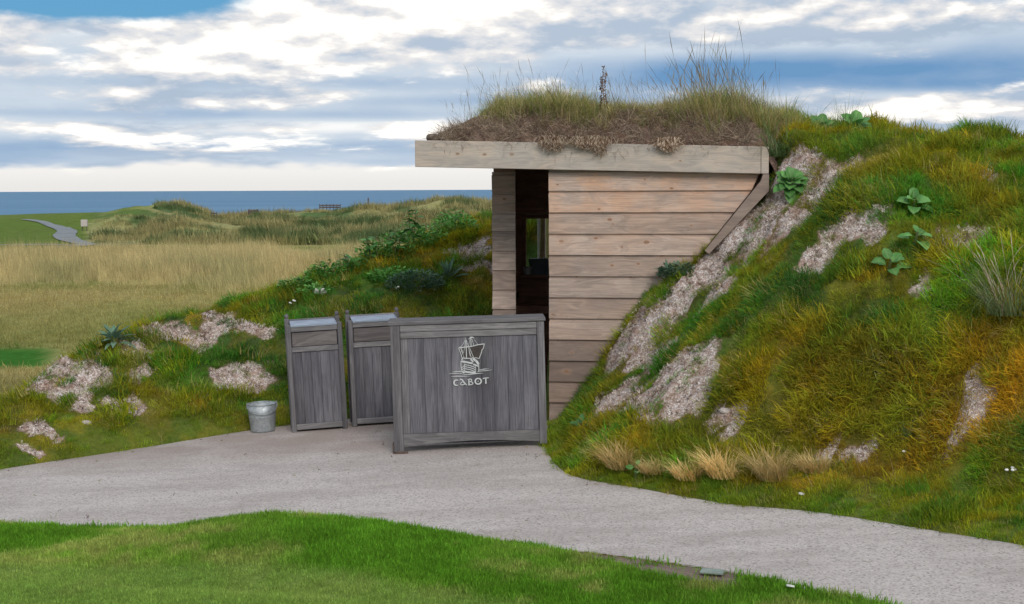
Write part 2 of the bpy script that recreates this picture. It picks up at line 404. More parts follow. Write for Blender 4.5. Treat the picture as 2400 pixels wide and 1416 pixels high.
M['grey_h'] = wood('grey_teak_level', (0.215, 0.205, 0.21), (0.135, 0.128, 0.134), (0.19, 0.15, 0.13), 'x', 0, streak=0.5)
M['board'] = wood('grey_teak_board', (0.165, 0.160, 0.178), (0.085, 0.083, 0.098), (0.14, 0.115, 0.105), 'z', 0, streak=0.6)
M['flap'] = wood('grey_teak_flap', (0.17, 0.152, 0.15), (0.10, 0.088, 0.088), (0.20, 0.14, 0.115), 'x', 0, streak=0.4)
M['farwood'] = wood('far_wood', (0.14, 0.11, 0.10), (0.08, 0.065, 0.06), (0.1, 0.08, 0.07), 'x', 0)

def ground_mat(t, b):
    tint = t.attr('tint'); bare = t.attr('bare', out='Fac'); p = t.pos()
    n1 = t.noise(p, 34.0, 4.0, 0.65); n2 = t.noise(p, 130.0, 3.0, 0.6); n3 = t.noise(p, 5.0, 4.0, 0.6)
    col = t.mix(t.rng(n1, 0.3, 0.7, 0.0, 0.6), tint, t.mix(1.0, tint, (0.45, 0.5, 0.4, 1), 'MULTIPLY'))
    pv = t.vmath('ADD', p, t.vmath('SCALE', t.n.new('ShaderNodeTexNoise').outputs['Color'], scale=0.02))
    chips = t.voronoi(pv, 62.0, out='Color'); cr = t.sep(chips)[0]
    crack = t.voronoi(pv, 62.0, 'DISTANCE_TO_EDGE')
    pale = t.mix(t.rng(cr, 0.1, 0.8), (0.52, 0.40, 0.35, 1), (0.82, 0.74, 0.71, 1))
    pale = t.mix(t.rng(crack, 0.02, 0.10, 0.75, 0.0), pale, (0.12, 0.075, 0.055, 1))
    pale = t.mix(t.rng(n3, 0.50, 0.66, 0.0, 0.7), pale, (0.36, 0.22, 0.165, 1))
    pale = t.mix(t.rng(n2, 0.5, 0.7, 0.0, 0.7), pale, (0.14, 0.09, 0.065, 1))
    edge = t.math('ADD', bare, t.math('MULTIPLY', t.math('SUBTRACT', n1, 0.5), 0.9))
    col = t.mix(t.rng(edge, 0.20, 0.50), col, (0.25, 0.165, 0.12, 1))
    col = t.mix(t.rng(edge, 0.36, 0.62), col, pale)
    t._in(b.inputs['Base Color'], col); b.inputs['Roughness'].default_value = 0.95; b.inputs['Specular IOR Level'].default_value = 0.1
    t._in(b.inputs['Normal'], t.bump(t.math('ADD', t.math('MULTIPLY', cr, 0.6), t.math('ADD', n1, n2)), 0.7, 0.02))
M['ground'] = material('turf_and_bare_soil', ground_mat)

def meadow_mat(t, b):
    tint = t.attr('tint'); p = t.pos()
    ps = t.vmath('MULTIPLY', p, (1.0, 0.45, 1.0))
    n1 = t.noise(ps, 1.1, 6.0, 0.7); n2 = t.noise(ps, 6.5, 4.0, 0.7); n3 = t.noise(ps, 0.16, 4.0, 0.6)
    k = t.math('ADD', t.math('MULTIPLY', n1, 0.5), t.math('MULTIPLY', n2, 0.5))
    col = t.mix(t.rng(k, 0.36, 0.62, 0.0, 0.75), tint, t.mix(1.0, tint, (0.52, 0.60, 0.42, 1), 'MULTIPLY'))
    col = t.mix(t.rng(n3, 0.45, 0.68, 0.0, 0.35), col, t.mix(1.0, tint, (0.70, 0.95, 0.6, 1), 'MULTIPLY'))
    t._in(b.inputs['Base Color'], col); b.inputs['Roughness'].default_value = 1.0; b.inputs['Specular IOR Level'].default_value = 0.05
    t._in(b.inputs['Normal'], t.bump(t.math('ADD', n1, n2), 0.8, 0.08))
M['meadow'] = material('meadow_turf', meadow_mat)

def path_mat(t, b):
    p = t.pos()
    ch = t.voronoi(p, 95.0, out='Color'); r, g, bl = t.sep(ch)
    n = t.noise(t.vmath('MULTIPLY', p, (0.6, 1.6, 1.0)), 1.3, 5.0, 0.65); n2 = t.noise(p, 5.0, 5.0, 0.65); n3 = t.noise(p, 260.0, 2.0, 0.6)
    col = t.mix(t.rng(r, 0.0, 1.0, 0.0, 1.0, False), (0.435, 0.387, 0.362, 1), (0.60, 0.548, 0.522, 1))
    col = t.mix(t.rng(g, 0.82, 0.90, 0.0, 0.6), col, (0.19, 0.165, 0.155, 1))
    col = t.mix(t.rng(bl, 0.88, 0.94, 0.0, 0.5), col, (0.52, 0.50, 0.50, 1))
    col = t.mix(t.rng(n, 0.40, 0.64, 0.0, 0.40), col, (0.29, 0.245, 0.225, 1))
    col = t.mix(t.rng(n2, 0.5, 0.70, 0.0, 0.20), col, (0.22, 0.19, 0.175, 1))
    x, y, z = t.sep(p)
    worn = t.math('MULTIPLY', t.rng(y, 10.6, 12.0), t.rng(t.noise(p, 1.7, 4.0), 0.3, 0.6, 0.25, 0.75))
    col = t.mix(worn, col, (0.30, 0.235, 0.205, 1))
    t._in(b.inputs['Base Color'], col); b.inputs['Roughness'].default_value = 0.9; b.inputs['Specular IOR Level'].default_value = 0.25
    t._in(b.inputs['Normal'], t.bump(t.math('ADD', r, n3), 0.55, 0.006))
M['path'] = material('exposed_aggregate_paving', path_mat)

def sea_mat(t, b):
    p = t.pos(); ps = t.vmath('MULTIPLY', p, (0.35, 1.0, 1.0))
    n = t.noise(ps, 0.09, 5.0, 0.65); n2 = t.noise(ps, 0.004, 4.0, 0.6)
    col = t.mix(t.rng(n2, 0.35, 0.65), (0.045, 0.160, 0.290, 1), (0.075, 0.20, 0.335, 1))
    t._in(b.inputs['Base Color'], col); b.inputs['Roughness'].default_value = 0.55; b.inputs['Specular IOR Level'].default_value = 0.22
    t._in(b.inputs['Normal'], t.bump(n, 0.6, 1.2))
M['sea'] = material('sea_water', sea_mat)

def soil_mat(t, b):
    p = t.pos(); n = t.noise(p, 22.0, 6.0, 0.7); n2 = t.noise(p, 110.0, 4.0, 0.65); n3 = t.noise(p, 4.0, 4.0, 0.6)
    col = t.mix(t.rng(n, 0.3, 0.7), (0.13, 0.08, 0.065, 1), (0.40, 0.275, 0.225, 1))
    col = t.mix(t.rng(n3, 0.5, 0.68, 0.0, 0.7), col, (0.34, 0.18, 0.125, 1))
    col = t.mix(t.rng(n2, 0.6, 0.72, 0.0, 0.8), col, (0.42, 0.33, 0.27, 1))
    t._in(b.inputs['Base Color'], col); b.inputs['Roughness'].default_value = 1.0; b.inputs['Specular IOR Level'].default_value = 0.05
    t._in(b.inputs['Normal'], t.bump(t.math('ADD', n, n2), 0.9, 0.03))
M['soil'] = material('crumbling_soil', soil_mat)

def grass_mat(t, b):
    tint = t.attr('tint', 'INSTANCER'); var = t.attr('var', 'GEOMETRY', 'Fac'); tip = t.attr('tip', 'GEOMETRY', 'Fac')
    k = t.math('ADD', 0.62, t.math('MULTIPLY', var, 0.78))
    col = t.mix(1.0, tint, t.comb(k, k, t.math('MULTIPLY', k, 0.95)), 'MULTIPLY')
    col = t.mix(t.math('MULTIPLY', t.rng(tip, 0.45, 1.0), 0.14), col, t.mix(0.5, tint, (0.42, 0.34, 0.16, 1)))
    d = t.n.new('ShaderNodeBsdfDiffuse'); tr = t.n.new('ShaderNodeBsdfTranslucent'); mx = t.n.new('ShaderNodeMixShader')
    t._in(d.inputs[0], col); t._in(tr.inputs[0], col); mx.inputs[0].default_value = 0.42
    t.l.new(d.outputs[0], mx.inputs[1]); t.l.new(tr.outputs[0], mx.inputs[2])
    out = [q for q in t.n if q.type == 'OUTPUT_MATERIAL'][0]; t.l.new(mx.outputs[0], out.inputs[0]); t.n.remove(b)
M['grass'] = material('grass_blades', grass_mat)

def leaf_like(name, c1, c2, rough=0.55, trans=0.25, rib=True, sc=9.0):
    def fn(t, b):
        co = t.coord('Object'); r = t.rand()
        n = t.noise(t.vmath('ADD', co, t.comb(t.math('MULTIPLY', r, 31.0), 0.0, 0.0)), sc, 3.0)
        col = t.mix(t.rng(n, 0.3, 0.7), c1, c2)
        k = t.math('ADD', 0.72, t.math('MULTIPLY', r, 0.56)); col = t.mix(1.0, col, t.comb(k, k, k), 'MULTIPLY')
        if rib:
            u = t.attr('rib', 'GEOMETRY', 'Fac'); col = t.mix(t.rng(u, 0.86, 1.0, 0.0, 0.55), col, (0.32, 0.42, 0.20, 1))
        t._in(b.inputs['Base Color'], col); b.inputs['Roughness'].default_value = rough; b.inputs['Specular IOR Level'].default_value = 0.3
        tr = t.n.new('ShaderNodeBsdfTranslucent'); t._in(tr.inputs[0], col)
        mx = t.n.new('ShaderNodeMixShader'); mx.inputs[0].default_value = trans
        out = [q for q in t.n if q.type == 'OUTPUT_MATERIAL'][0]
        t.l.new(b.outputs[0], mx.inputs[1]); t.l.new(tr.outputs[0], mx.inputs[2]); t.l.new(mx.outputs[0], out.inputs[0])
    return material(name, fn)
M['leaf'] = leaf_like('broad_leaf', (0.075, 0.22, 0.05, 1), (0.16, 0.35, 0.10, 1))
M['leaf_dark'] = leaf_like('weed_leaf', (0.05, 0.15, 0.04, 1), (0.105, 0.26, 0.065, 1))
M['leaf_grey'] = leaf_like('woolly_leaf', (0.085, 0.17, 0.11, 1), (0.16, 0.26, 0.18, 1), 0.8)
M['leaf_small'] = leaf_like('small_leaf', (0.075, 0.23, 0.045, 1), (0.16, 0.40, 0.07, 1), rib=False)
M['leaf_silver'] = leaf_like('silver_small_leaf', (0.07, 0.14, 0.085, 1), (0.15, 0.235, 0.15, 1), 0.8, rib=False)
M['straw'] = leaf_like('dry_straw', (0.36, 0.27, 0.20, 1), (0.58, 0.47, 0.36, 1), 0.8, 0.2, False, 30)
M['tan'] = leaf_like('tan_blades', (0.68, 0.46, 0.17, 1), (0.85, 0.63, 0.29, 1), 0.8, 0.3, False, 6)
M['green_blade'] = leaf_like('green_blades', (0.09, 0.16, 0.05, 1), (0.21, 0.28, 0.12, 1), 0.7, 0.3, False, 6)
M['stem'] = leaf_like('plant_stem', (0.10, 0.14, 0.05, 1), (0.14, 0.17, 0.07, 1), 0.7, 0.1, False)
M['dead'] = leaf_like('dead_stalk', (0.10, 0.055, 0.03, 1), (0.19, 0.11, 0.06, 1), 0.9, 0.1, False)
M['white'] = leaf_like('white_petal', (0.75, 0.75, 0.72, 1), (0.85, 0.85, 0.82, 1), 0.7, 0.2, False)
def simple(name, c, rough=0.5, metal=0.0, spec=0.5, nscale=20.0, namt=0.25, bump=0.0):
    def fn(t, b):
        n = t.noise(t.coord('Object'), nscale, 4.0, 0.6)
        dk = tuple(q * (1 - namt) for q in c[:3]) + (1,)
        t._in(b.inputs['Base Color'], t.mix(t.rng(n, 0.35, 0.7), (*c[:3], 1), dk))
        t._in(b.inputs['Roughness'], t.rng(n, 0.3, 0.7, rough * 0.85, min(1, rough * 1.15)))
        b.inputs['Metallic'].default_value = metal; b.inputs['Specular IOR Level'].default_value = spec
        if bump: t._in(b.inputs['Normal'], t.bump(n, bump, 0.01))
    return material(name, fn)
M['steel'] = simple('sheet_steel', (0.42, 0.48, 0.58), 0.38, 1.0, nscale=9, namt=0.18)
M['emblem'] = simple('brushed_plate', (0.60, 0.62, 0.62), 0.45, 0.35, nscale=40, namt=0.15)
M['sail'] = simple('dark_sail', (0.045, 0.036, 0.033), 0.7)
M['foot'] = simple('stained_foot', (0.10, 0.07, 0.055), 0.9, nscale=30, namt=0.4)
M['rock'] = simple('white_rock', (0.62, 0.62, 0.58), 0.9, nscale=14, namt=0.45, bump=0.6)
M['black'] = simple('black_plastic', (0.012, 0.02, 0.022), 0.5)
M['tub'] = simple('clear_tub_plastic', (0.35, 0.38, 0.38), 0.35)
M['nail'] = simple('nail_head', (0.03, 0.025, 0.022), 0.7)
M['groove'] = simple('joint_groove', (0.085, 0.06, 0.05), 1.0)
M['plate'] = simple('valve_cover_plastic', (0.24, 0.29, 0.26), 0.8)
M['dirt'] = simple('bare_dirt', (0.20, 0.155, 0.125), 1.0, spec=0.1, nscale=14, namt=0.5, bump=0.5)
M['cartpath'] = simple('asphalt_cart_path', (0.20, 0.22, 0.235), 0.9, nscale=0.6, namt=0.2)
M['stone'] = simple('pale_stone', (0.5, 0.45, 0.42), 0.9, nscale=30, namt=0.3)
def galv(t, b):
    co = t.coord('Object'); c = t.sep(t.voronoi(co, 55.0, out='Color'))[0]; n = t.noise(co, 9.0, 4.0)
    t._in(b.inputs['Base Color'], t.mix(t.rng(c, 0, 1, 0, 1, False), (0.30, 0.33, 0.345, 1), (0.42, 0.45, 0.47, 1)))
    b.inputs['Metallic'].default_value = 0.55; t._in(b.inputs['Roughness'], t.rng(n, 0.3, 0.7, 0.42, 0.62))
M['galv'] = material('galvanised_sheet', galv)
def glass(t, b):
    b.inputs['Base Color'].default_value = (0.85, 0.9, 0.9, 1); b.inputs['Roughness'].default_value = 0.03
    b.inputs['Transmission Weight'].default_value = 1.0; b.inputs['IOR'].default_value = 1.1
M['glass'] = material('window_glass', glass)

# ------------------------------------------------------------------ colours of the turf (what grows where)
GREEN = np.array((0.100, 0.285, 0.026)); DEEP = np.array((0.046, 0.170, 0.036)); OLIVE = np.array((0.340, 0.300, 0.016))
RUST = np.array((0.50, 0.300, 0.022)); BRIGHT = np.array((0.180, 0.430, 0.024)); STRAW = np.array((0.55, 0.42, 0.19))
BARE = [(1.143, 10.53, 0.24, 0.28), (0.796, 11.01, 0.12, 0.25), (1.753, 11.91, 0.21, 0.18), (1.401, 11.64, 0.33, 0.17), (1.03, 11.8, 0.16, 0.22), (1.915, 12.04, 0.18, 0.2), (2.64, 11.6, 0.26, 0.15), (2.524, 10.64, 0.22, 0.09), (2.261, 10.75, 0.16, 0.08), (3.27, 10.18, 0.18, 0.17), (1.463, 9.88, 0.11, 0.08), (2.976, 9.03, 0.1, 0.07), (2.059, 9.38, 0.12, 0.05), (2.293, 9.23, 0.1, 0.04), (2.827, 9.89, 0.09, 0.08), (3.47, 11.84, 0.13, 0.05), (3.707, 10.96, 0.13, 0.06), (1.635, 11.32, 0.14, 0.11), (2.267, 11.82, 0.18, 0.13), (2.055, 11.6, 0.17, 0.15), (1.124, 11.3, 0.14, 0.17), (0.956, 11.75, 0.14, 0.2), (1.364, 10.27, 0.12, 0.15), (0.986, 10.9, 0.15, 0.16), (2.284, 11.36, 0.14, 0.09), (-4.062, 12.8, 0.29, 0.24), (-3.841, 12.44, 0.13, 0.14), (-3.361, 13.76, 0.24, 0.17), (-3.602, 13.26, 0.16, 0.1), (-2.878, 14.04, 0.18, 0.15), (-2.536, 13.31, 0.17, 0.18), (-3.377, 12.83, 0.08, 0.12), (-3.519, 12.22, 0.08, 0.05), (-3.305, 12.39, 0.09, 0.07), (-3.983, 11.72, 0.11, 0.06), (-2.476, 13.92, 0.15, 0.08), (-0.516, 15.7, 0.19, 0.15), (-0.366, 15.29, 0.14, 0.11), (-4.028, 11.48, 0.09, 0.04), (-2.545, 13.13, 0.12, 0.08), (-3.147, 13.72, 0.16, 0.1), (-4.117, 12.36, 0.17, 0.12), (-3.708, 12.64, 0.13, 0.14), (-2.992, 13.77, 0.12, 0.1), (-2.401, 13.22, 0.1, 0.1), (-3.428, 13.2, 0.1, 0.09), (-3.802, 12.18, 0.08, 0.05)]
def bare_amount(x, y):
    m = np.zeros(np.shape(x)); wx = x + (fbm(x * 4, y * 4, 41, 4) - 0.5) * 0.42; wy = y + (fbm(x * 4, y * 4, 43, 4) - 0.5) * 0.42
    for cx, cy, rx, ry in BARE:
        m = np.maximum(m, np.clip(1.75 - np.hypot((wx - cx) / rx, (wy - cy) / ry), 0, 1))
    return np.clip(m * (0.25 + 1.5 * fbm(x * 7.5, y * 7.5, 47, 3)) - 0.06, 0, 1)
PATCH = [  # (x, y, rx, ry, colour, strength) patches of one kind of grass
    (1.9, 10.9, .35, .3, DEEP, .8), (2.3, 10.75, .3, .3, GREEN, .7), (1.6, 10.9, .2, .25, GREEN, .7), (2.95, 9.95, .30, .38, BRIGHT, 1.0), (3.45, 9.95, .3, .3, BRIGHT, .7), (0.55, 12.2, .28, .5, DEEP, 1.0), (0.75, 11.75, .2, .3, DEEP, .8),
    (1.25, 10.15, .30, .2, DEEP, .8), (2.0, 10.55, .28, .35, DEEP, .7), (2.35, 10.2, .3, .3, DEEP, .7), (2.0, 9.95, .3, .2, RUST, .6), (1.75, 10.3, .25, .25, OLIVE, .9),
    (3.0, 9.3, .55, .35, RUST, .95), (2.4, 9.3, .7, .3, RUST, .8), (1.8, 9.6, .4, .25, RUST, .6), (2.75, 8.9, .35, .15, BRIGHT, .6), (1.55, 9.7, .5, .2, OLIVE, .9), (1.0, 10.0, .25, .15, OLIVE, .9),
    (0.4, 11.2, .15, .4, OLIVE, .7), (2.6, 12.0, .4, .3, GREEN, .6), (2.4, 11.2, .25, .15, DEEP, .8), (3.0, 11.5, .4, .3, OLIVE, .6), (3.3, 10.9, .4, .2, GREEN, .7),
    (2.7, 11.0, .2, .3, DEEP, .8), (1.35, 11.2, .2, .3, GREEN, .8), (1.95, 11.2, .2, .12, OLIVE, .9), (2.9, 12.5, .9, .5, OLIVE, .5),
    (-2.6, 13.7, .5, .35, DEEP, .95), (-3.0, 13.15, .4, .3, GREEN, .8), (-2.0, 13.7, .4, .4, DEEP, .9), (-3.7, 11.95, .5, .25, OLIVE, .9), (-4.3, 11.9, .4, .3, RUST, .5), (-3.0, 12.5, .4, .25, RUST, .5),
    (-3.2, 11.95, .6, .12, BRIGHT, .35), (-1.2, 14.6, .9, .5, DEEP, .9), (-0.5, 14.9, .4, .4, OLIVE, .55), (-1.9, 14.4, .5, .4, DEEP, .8), (-0.9, 15.6, .8, .3, RUST, .5), (-1.2, 15.1, .6, .3, GREEN, .7)]
PATCH = [(a, b - (0.22 if a > 0 and b < 11.3 else 0.0), c, d, e, f) for a, b, c, d, e, f in PATCH]
def turf(x, y):
    """colour of the rough grass on the berms"""
    n = fbm(x * 1.9, y * 1.9, 101, 4); n2 = fbm(x * 4.5, y * 4.5, 107, 3); n3 = fbm(x * 1.1, y * 1.1, 113, 2)
    c = DEEP + (GREEN - DEEP) * sst(n, 0.3, 0.6)[..., None]
    c = c + (OLIVE - c) * (sst(n2, 0.42, 0.62) * 0.75)[..., None]
    c = c + (RUST - c) * (sst(n3 * 0.5 + n2 * 0.5, 0.54, 0.68) * 0.6)[..., None]
    wx = x + (n - 0.5) * 0.5; wy = y + (n2 - 0.5) * 0.5
    for cx, cy, rx, ry, col, a in PATCH:
        w = np.exp(-((wx - cx) / rx) ** 2 - ((wy - cy) / ry) ** 2) * a
        c = c + (col - c) * np.clip(w * 1.25, 0, 1)[..., None]
    # single plants: each little cushion has its own colour
    gx = x / 0.17 + (n2 - 0.5) * 2.2; gy = y / 0.15 + (n - 0.5) * 2.2; r1 = _hash(np.floor(gx), np.floor(gy), 77); r2 = _hash(np.floor(gx), np.floor(gy), 79)
    pal = np.array([DEEP * 0.75, GREEN, OLIVE, RUST, GREEN * 0.8, DEEP]); pc = pal[np.clip((r1 * 6).astype(int), 0, 5)]
    c = c + (pc - c) * (0.15 + 0.38 * r2)[..., None]; c = c * (0.78 + 0.62 * r2)[..., None]
    # mown strip along the paving
    d = np.minimum(pdist(x, y, RIGHT_EDGE), pdist(x, y, FAR_EDGE))
    mown = GREEN * 0.7 + OLIVE * 0.45 + BRIGHT * 0.1
    return c + (mown - c) * ((1 - sst(d, 0.05, 0.38)) * 0.5)[..., None]
def dirt_strip(x, y):
    w = np.interp(x, [.12, .3, .6, .95, 1.12, 1.2], [0, .14, .25, .32, .20, 0]) * (0.75 + 0.5 * fbm(x * 6, y * 6, 9, 3)); k = pdist(x, y, NEAR_EDGE)
    return (1 - sst(k, w - .05, w + .03)) * (w > .02) * inside(x, y, LAWN_POLY)
def lawn_col(x, y):
    n = fbm(x * 1.3, y * 1.3, 201, 4); n2 = fbm(x * 5, y * 5, 207, 3); k = pdist(x, y, NEAR_EDGE)
    a = np.array((0.125, 0.30, 0.024)); b_ = np.array((0.24, 0.42, 0.055)); d = np.array((0.42, 0.42, 0.14))
    c = a + (b_ - a) * sst(n, 0.35, 0.68)[..., None]
    c = c + (d - c) * (sst(n2 * .6 + n * .4, 0.50, 0.66) * 0.62)[..., None]
    c = c * (0.72 + 0.56 * fbm(x * 2.6, y * 3.6, 211, 3))[..., None]
    near = sst(k + (n2 - .5) * .1, 0.98, 1.12)[..., None]; return c + (np.array((0.26, 0.39, 0.09)) - c) * near * 0.8

# ------------------------------------------------------------------ ground near the camera: one fine sheet
def lines(*segs):
    o = []
    for a, b, st in segs: o += list(np.arange(a, b - 1e-6, st))
    o.append(segs[-1][1]); return np.array(o)
def near_ground():
    gx = lines((-16, -6, .5), (-6, -4.6, .1), (-4.6, 4.0, .032), (4.0, 6, .1), (6, 16, .5)); gy = lines((-6, 5, .5), (5, 7, .1), (7, 15.5, .032), (15.5, 18, .08), (18, 30, .4))
    X, Y = np.meshgrid(gx, gy); nx, ny = len(gx), len(gy); x = X.ravel(); y = Y.ravel()
    z = terrain(x, y); bare = bare_amount(x, y)
    inl = inside(x, y, LAWN_POLY)
    micro = (fbm(x * 26, y * 26, 301, 3) - 0.5) * 0.07 * bare * ~inl
    z = z + micro
    c = turf(x, y) * 0.42 + np.array((0.045, 0.032, 0.016)); c = np.where(inl[:, None], lawn_col(x, y) * 0.8, c)
    far = sst(y, 17, 22)[:, None]; c = c * (1 - far) + meadow_col(x, y) * far
    strip = dirt_strip(x, y)[:, None]; c = c * (1 - strip) + np.array((0.27, 0.205, 0.175)) * (0.7 + 0.6 * fbm(x * 9, y * 9, 15, 3))[:, None] * strip
    u, n = to_hut(x, y)
    cut = ((u > -0.62) & (u < 1.80) & (n > 0.45) & (n < 2.62)) | ((u > 0.04) & (u < 1.80) & (n > 0.045) & (n < 2.62))
    i = np.arange(nx * ny).reshape(ny, nx)
    F = np.stack([i[:-1, :-1], i[:-1, 1:], i[1:, 1:], i[1:, :-1]], -1).reshape(-1, 4)
    F = F[~cut[F].all(1)]
    me = mesh_np('ground', np.stack([x, y, z], 1), F, M['ground'], True, {'tint': ('FLOAT_COLOR', c), 'bare': ('FLOAT', np.where(inl, 0, bare))})
    return tag(obj('ground', me), 'grassy banks with bare sandy patches and mown lawn in front', 'ground', kind='structure')
TAN = np.array((0.42, 0.345, 0.15)); TAN_G = np.array((0.29, 0.28, 0.10)); FAIR = np.array((0.135, 0.19, 0.04)); DUNE = np.array((0.37, 0.33, 0.16)); DUNE_G = np.array((0.115, 0.165, 0.07))
def meadow_col(x, y):
    t = x / np.maximum(y, 1); n = fbm(x / 6, y / 10, 401, 4); n2 = fbm(x / 20, y / 26, 405, 3); n4 = fbm(x / 3.0, y / 4.0, 409, 3)
    c = TAN_G + (TAN - TAN_G) * sst(n * .6 + n2 * .4, 0.38, 0.62)[..., None]
    def over(c, m, col): return c + (np.asarray(col) - c) * np.clip(m, 0, 1)[..., None]
    c = over(c, (1 - sst(y, 26, 31)) * 0.6, (0.15, 0.17, 0.045))
    c = over(c, sst(y, 30.6, 31.4) * (1 - sst(y, 34.2, 35.4)) * (1 - sst(t, -0.335, -0.315)), (0.045, 0.165, 0.02))       # small green
    c = over(c, sst(y, 86, 88) * (1 - sst(y, 97, 101)) * (1 - sst(t, -0.05, 0.05)), (0.10, 0.165, 0.03))              # fairway strip
    dn = DUNE_G + (DUNE - DUNE_G) * sst(n4 * .6 + n * .4, 0.40, 0.58)[..., None]
    c = over(c, sst(y, 100, 104), dn)
    tee = sst(y, 101, 104) * (1 - sst(t + (n - .5) * .02, -0.30 + 0.0004 * (y - 104) * 0 , -0.292))
    c = over(c, tee * (1 - sst(y, 150, 185) * 0.25), FAIR)
    hill = sst(y, 140, 160) * (1 - sst(t, -0.27, -0.24)); c = over(c, hill * 0.6, FAIR * 1.05)
    return c
near_ground()
def far_land():
    gx = np.concatenate([np.linspace(-230, -75, 32)[:-1], np.linspace(-75, 20, 300), np.linspace(20, 320, 60)[1:]]); gy = lines((21, 60, .5), (60, 200, .6), (200, 320, 6))
    X, Y = np.meshgrid(gx, gy); nx, ny = len(gx), len(gy); x = X.ravel(); y = Y.ravel(); z = far_z(x, y)
    z = z - 0.35 * (1 - sst(y, 21, 26))
    i = np.arange(nx * ny).reshape(ny, nx); F = np.stack([i[:-1, :-1], i[:-1, 1:], i[1:, 1:], i[1:, :-1]], -1).reshape(-1, 4)
    me = mesh_np('meadow', np.stack([x, y, z], 1), F, M['meadow'], True, {'tint': ('FLOAT_COLOR', meadow_col(x, y))})
    tag(obj('meadow', me), 'tan meadow and grassy dunes running out to the shore', 'meadow', kind='structure')
far_land()
def sea():
    R_ = [200, 400, 800, 1600, 3200, 6400, 12800, 25600, 51200, 110000]; n = 48; V = []; F = []
    for r in R_:
        for k in range(n): V.append((r * math.cos(2 * math.pi * k / n), r * math.sin(2 * math.pi * k / n), -19.0))
    for a in range(len(R_) - 1):
        for k in range(n): F.append((a * n + k, a * n + (k + 1) % n, (a + 1) * n + (k + 1) % n, (a + 1) * n + k))
    tag(obj('sea', mesh_np('sea', V, F, M['sea'])), 'calm blue sea reaching the horizon', 'sea', kind='structure')
sea()
def paving():
    P = PATH_POLY; bm = bmesh.new(); vs = [bm.verts.new((x, y, float(pz(x)))) for x, y in P]
    f = bm.faces.new(vs); bmesh.ops.triangulate(bm, faces=[f]); r = bmesh.ops.extrude_face_region(bm, geom=bm.faces[:])
    for v in [g for g in r['geom'] if isinstance(g, bmesh.types.BMVert)]: v.co.z -= 0.10
    bmesh.ops.recalc_face_normals(bm, faces=bm.faces[:]); me = bpy.data.meshes.new('path'); bm.to_mesh(me); bm.free(); me.materials.append(M['path'])
    p = tag(obj('path', me), 'pale speckled paving curving past the shelter', 'path', kind='structure')
    for x0, y0, x1, y1, w in ((1.80, 8.66, 1.99, 8.86, .012), (0.62, 8.02, 0.86, 8.26, .010), (-1.05, 9.2, -0.75, 9.75, .005)):
        d = Vector((x1 - x0, y1 - y0)); q = Vector((-d.y, d.x)).normalized() * w / 2; m = MB()
        V = [(x0 + q.x, y0 + q.y), (x0 - q.x, y0 - q.y), (x1 - q.x, y1 - q.y), (x1 + q.x, y1 + q.y)]
        m.prism([(a, b) for a, b in V], 'z', -0.001, 0.003).v = [(a, b, c + float(pz(a))) for a, b, c in m.v]
        m.build('joint', M['groove'], p)
    return p
paving()
def ribbon_path(name, pts, widths, label):
    P = np.array(smooth_line(pts, 10)); W = np.interp(np.linspace(0, 1, len(P)), np.linspace(0, 1, len(widths)), widths)
    T = np.gradient(P, axis=0); T /= np.linalg.norm(T, axis=1)[:, None]; Nn = np.stack([-T[:, 1], T[:, 0]], 1); V = []; F = []
    for p, n, w in zip(P, Nn, W):
        for s in (-1, -.33, .33, 1):
            q = p + n * w * s / 2; V.append((q[0], q[1], float(far_z(q[0], q[1])) + 0.07))
    for i in range(len(P) - 1):
        for k in range(3): F.append((i * 4 + k, i * 4 + k + 1, i * 4 + k + 5, i * 4 + k + 4))
    tag(obj(name, mesh_np(name, V, F, M['cartpath'], True)), label, 'path', kind='structure')
def farpt(px, y): return ((px - 1200) / 3333.0 * y, y)
ribbon_path('cart_path', [farpt(58, 158), farpt(98, 150), farpt(132, 138), farpt(158, 128), farpt(152, 120), farpt(166, 112), farpt(196, 105), farpt(205, 100.5), farpt(150, 97), farpt(120, 95)], [0.8, 1.0, 1.3, 1.8, 1.9, 1.6, 1.3, 1.0, .6], 'grey cart path winding up the left green slope')
ribbon_path('cart_path', [farpt(-120, 101), farpt(0, 100.5), farpt(120, 101), farpt(215, 101.2), farpt(330, 102)], [1.0, 1.2, 1.8, 1.6, 1.0], 'thin pale track crossing below the left green slope')
ribbon_path('cart_path', [farpt(820, 124), farpt(850, 121), farpt(880, 116), farpt(905, 113)], [2.4, 2.6, 3.0, 2.0], 'short grey stretch of cart path beyond the tan meadow')
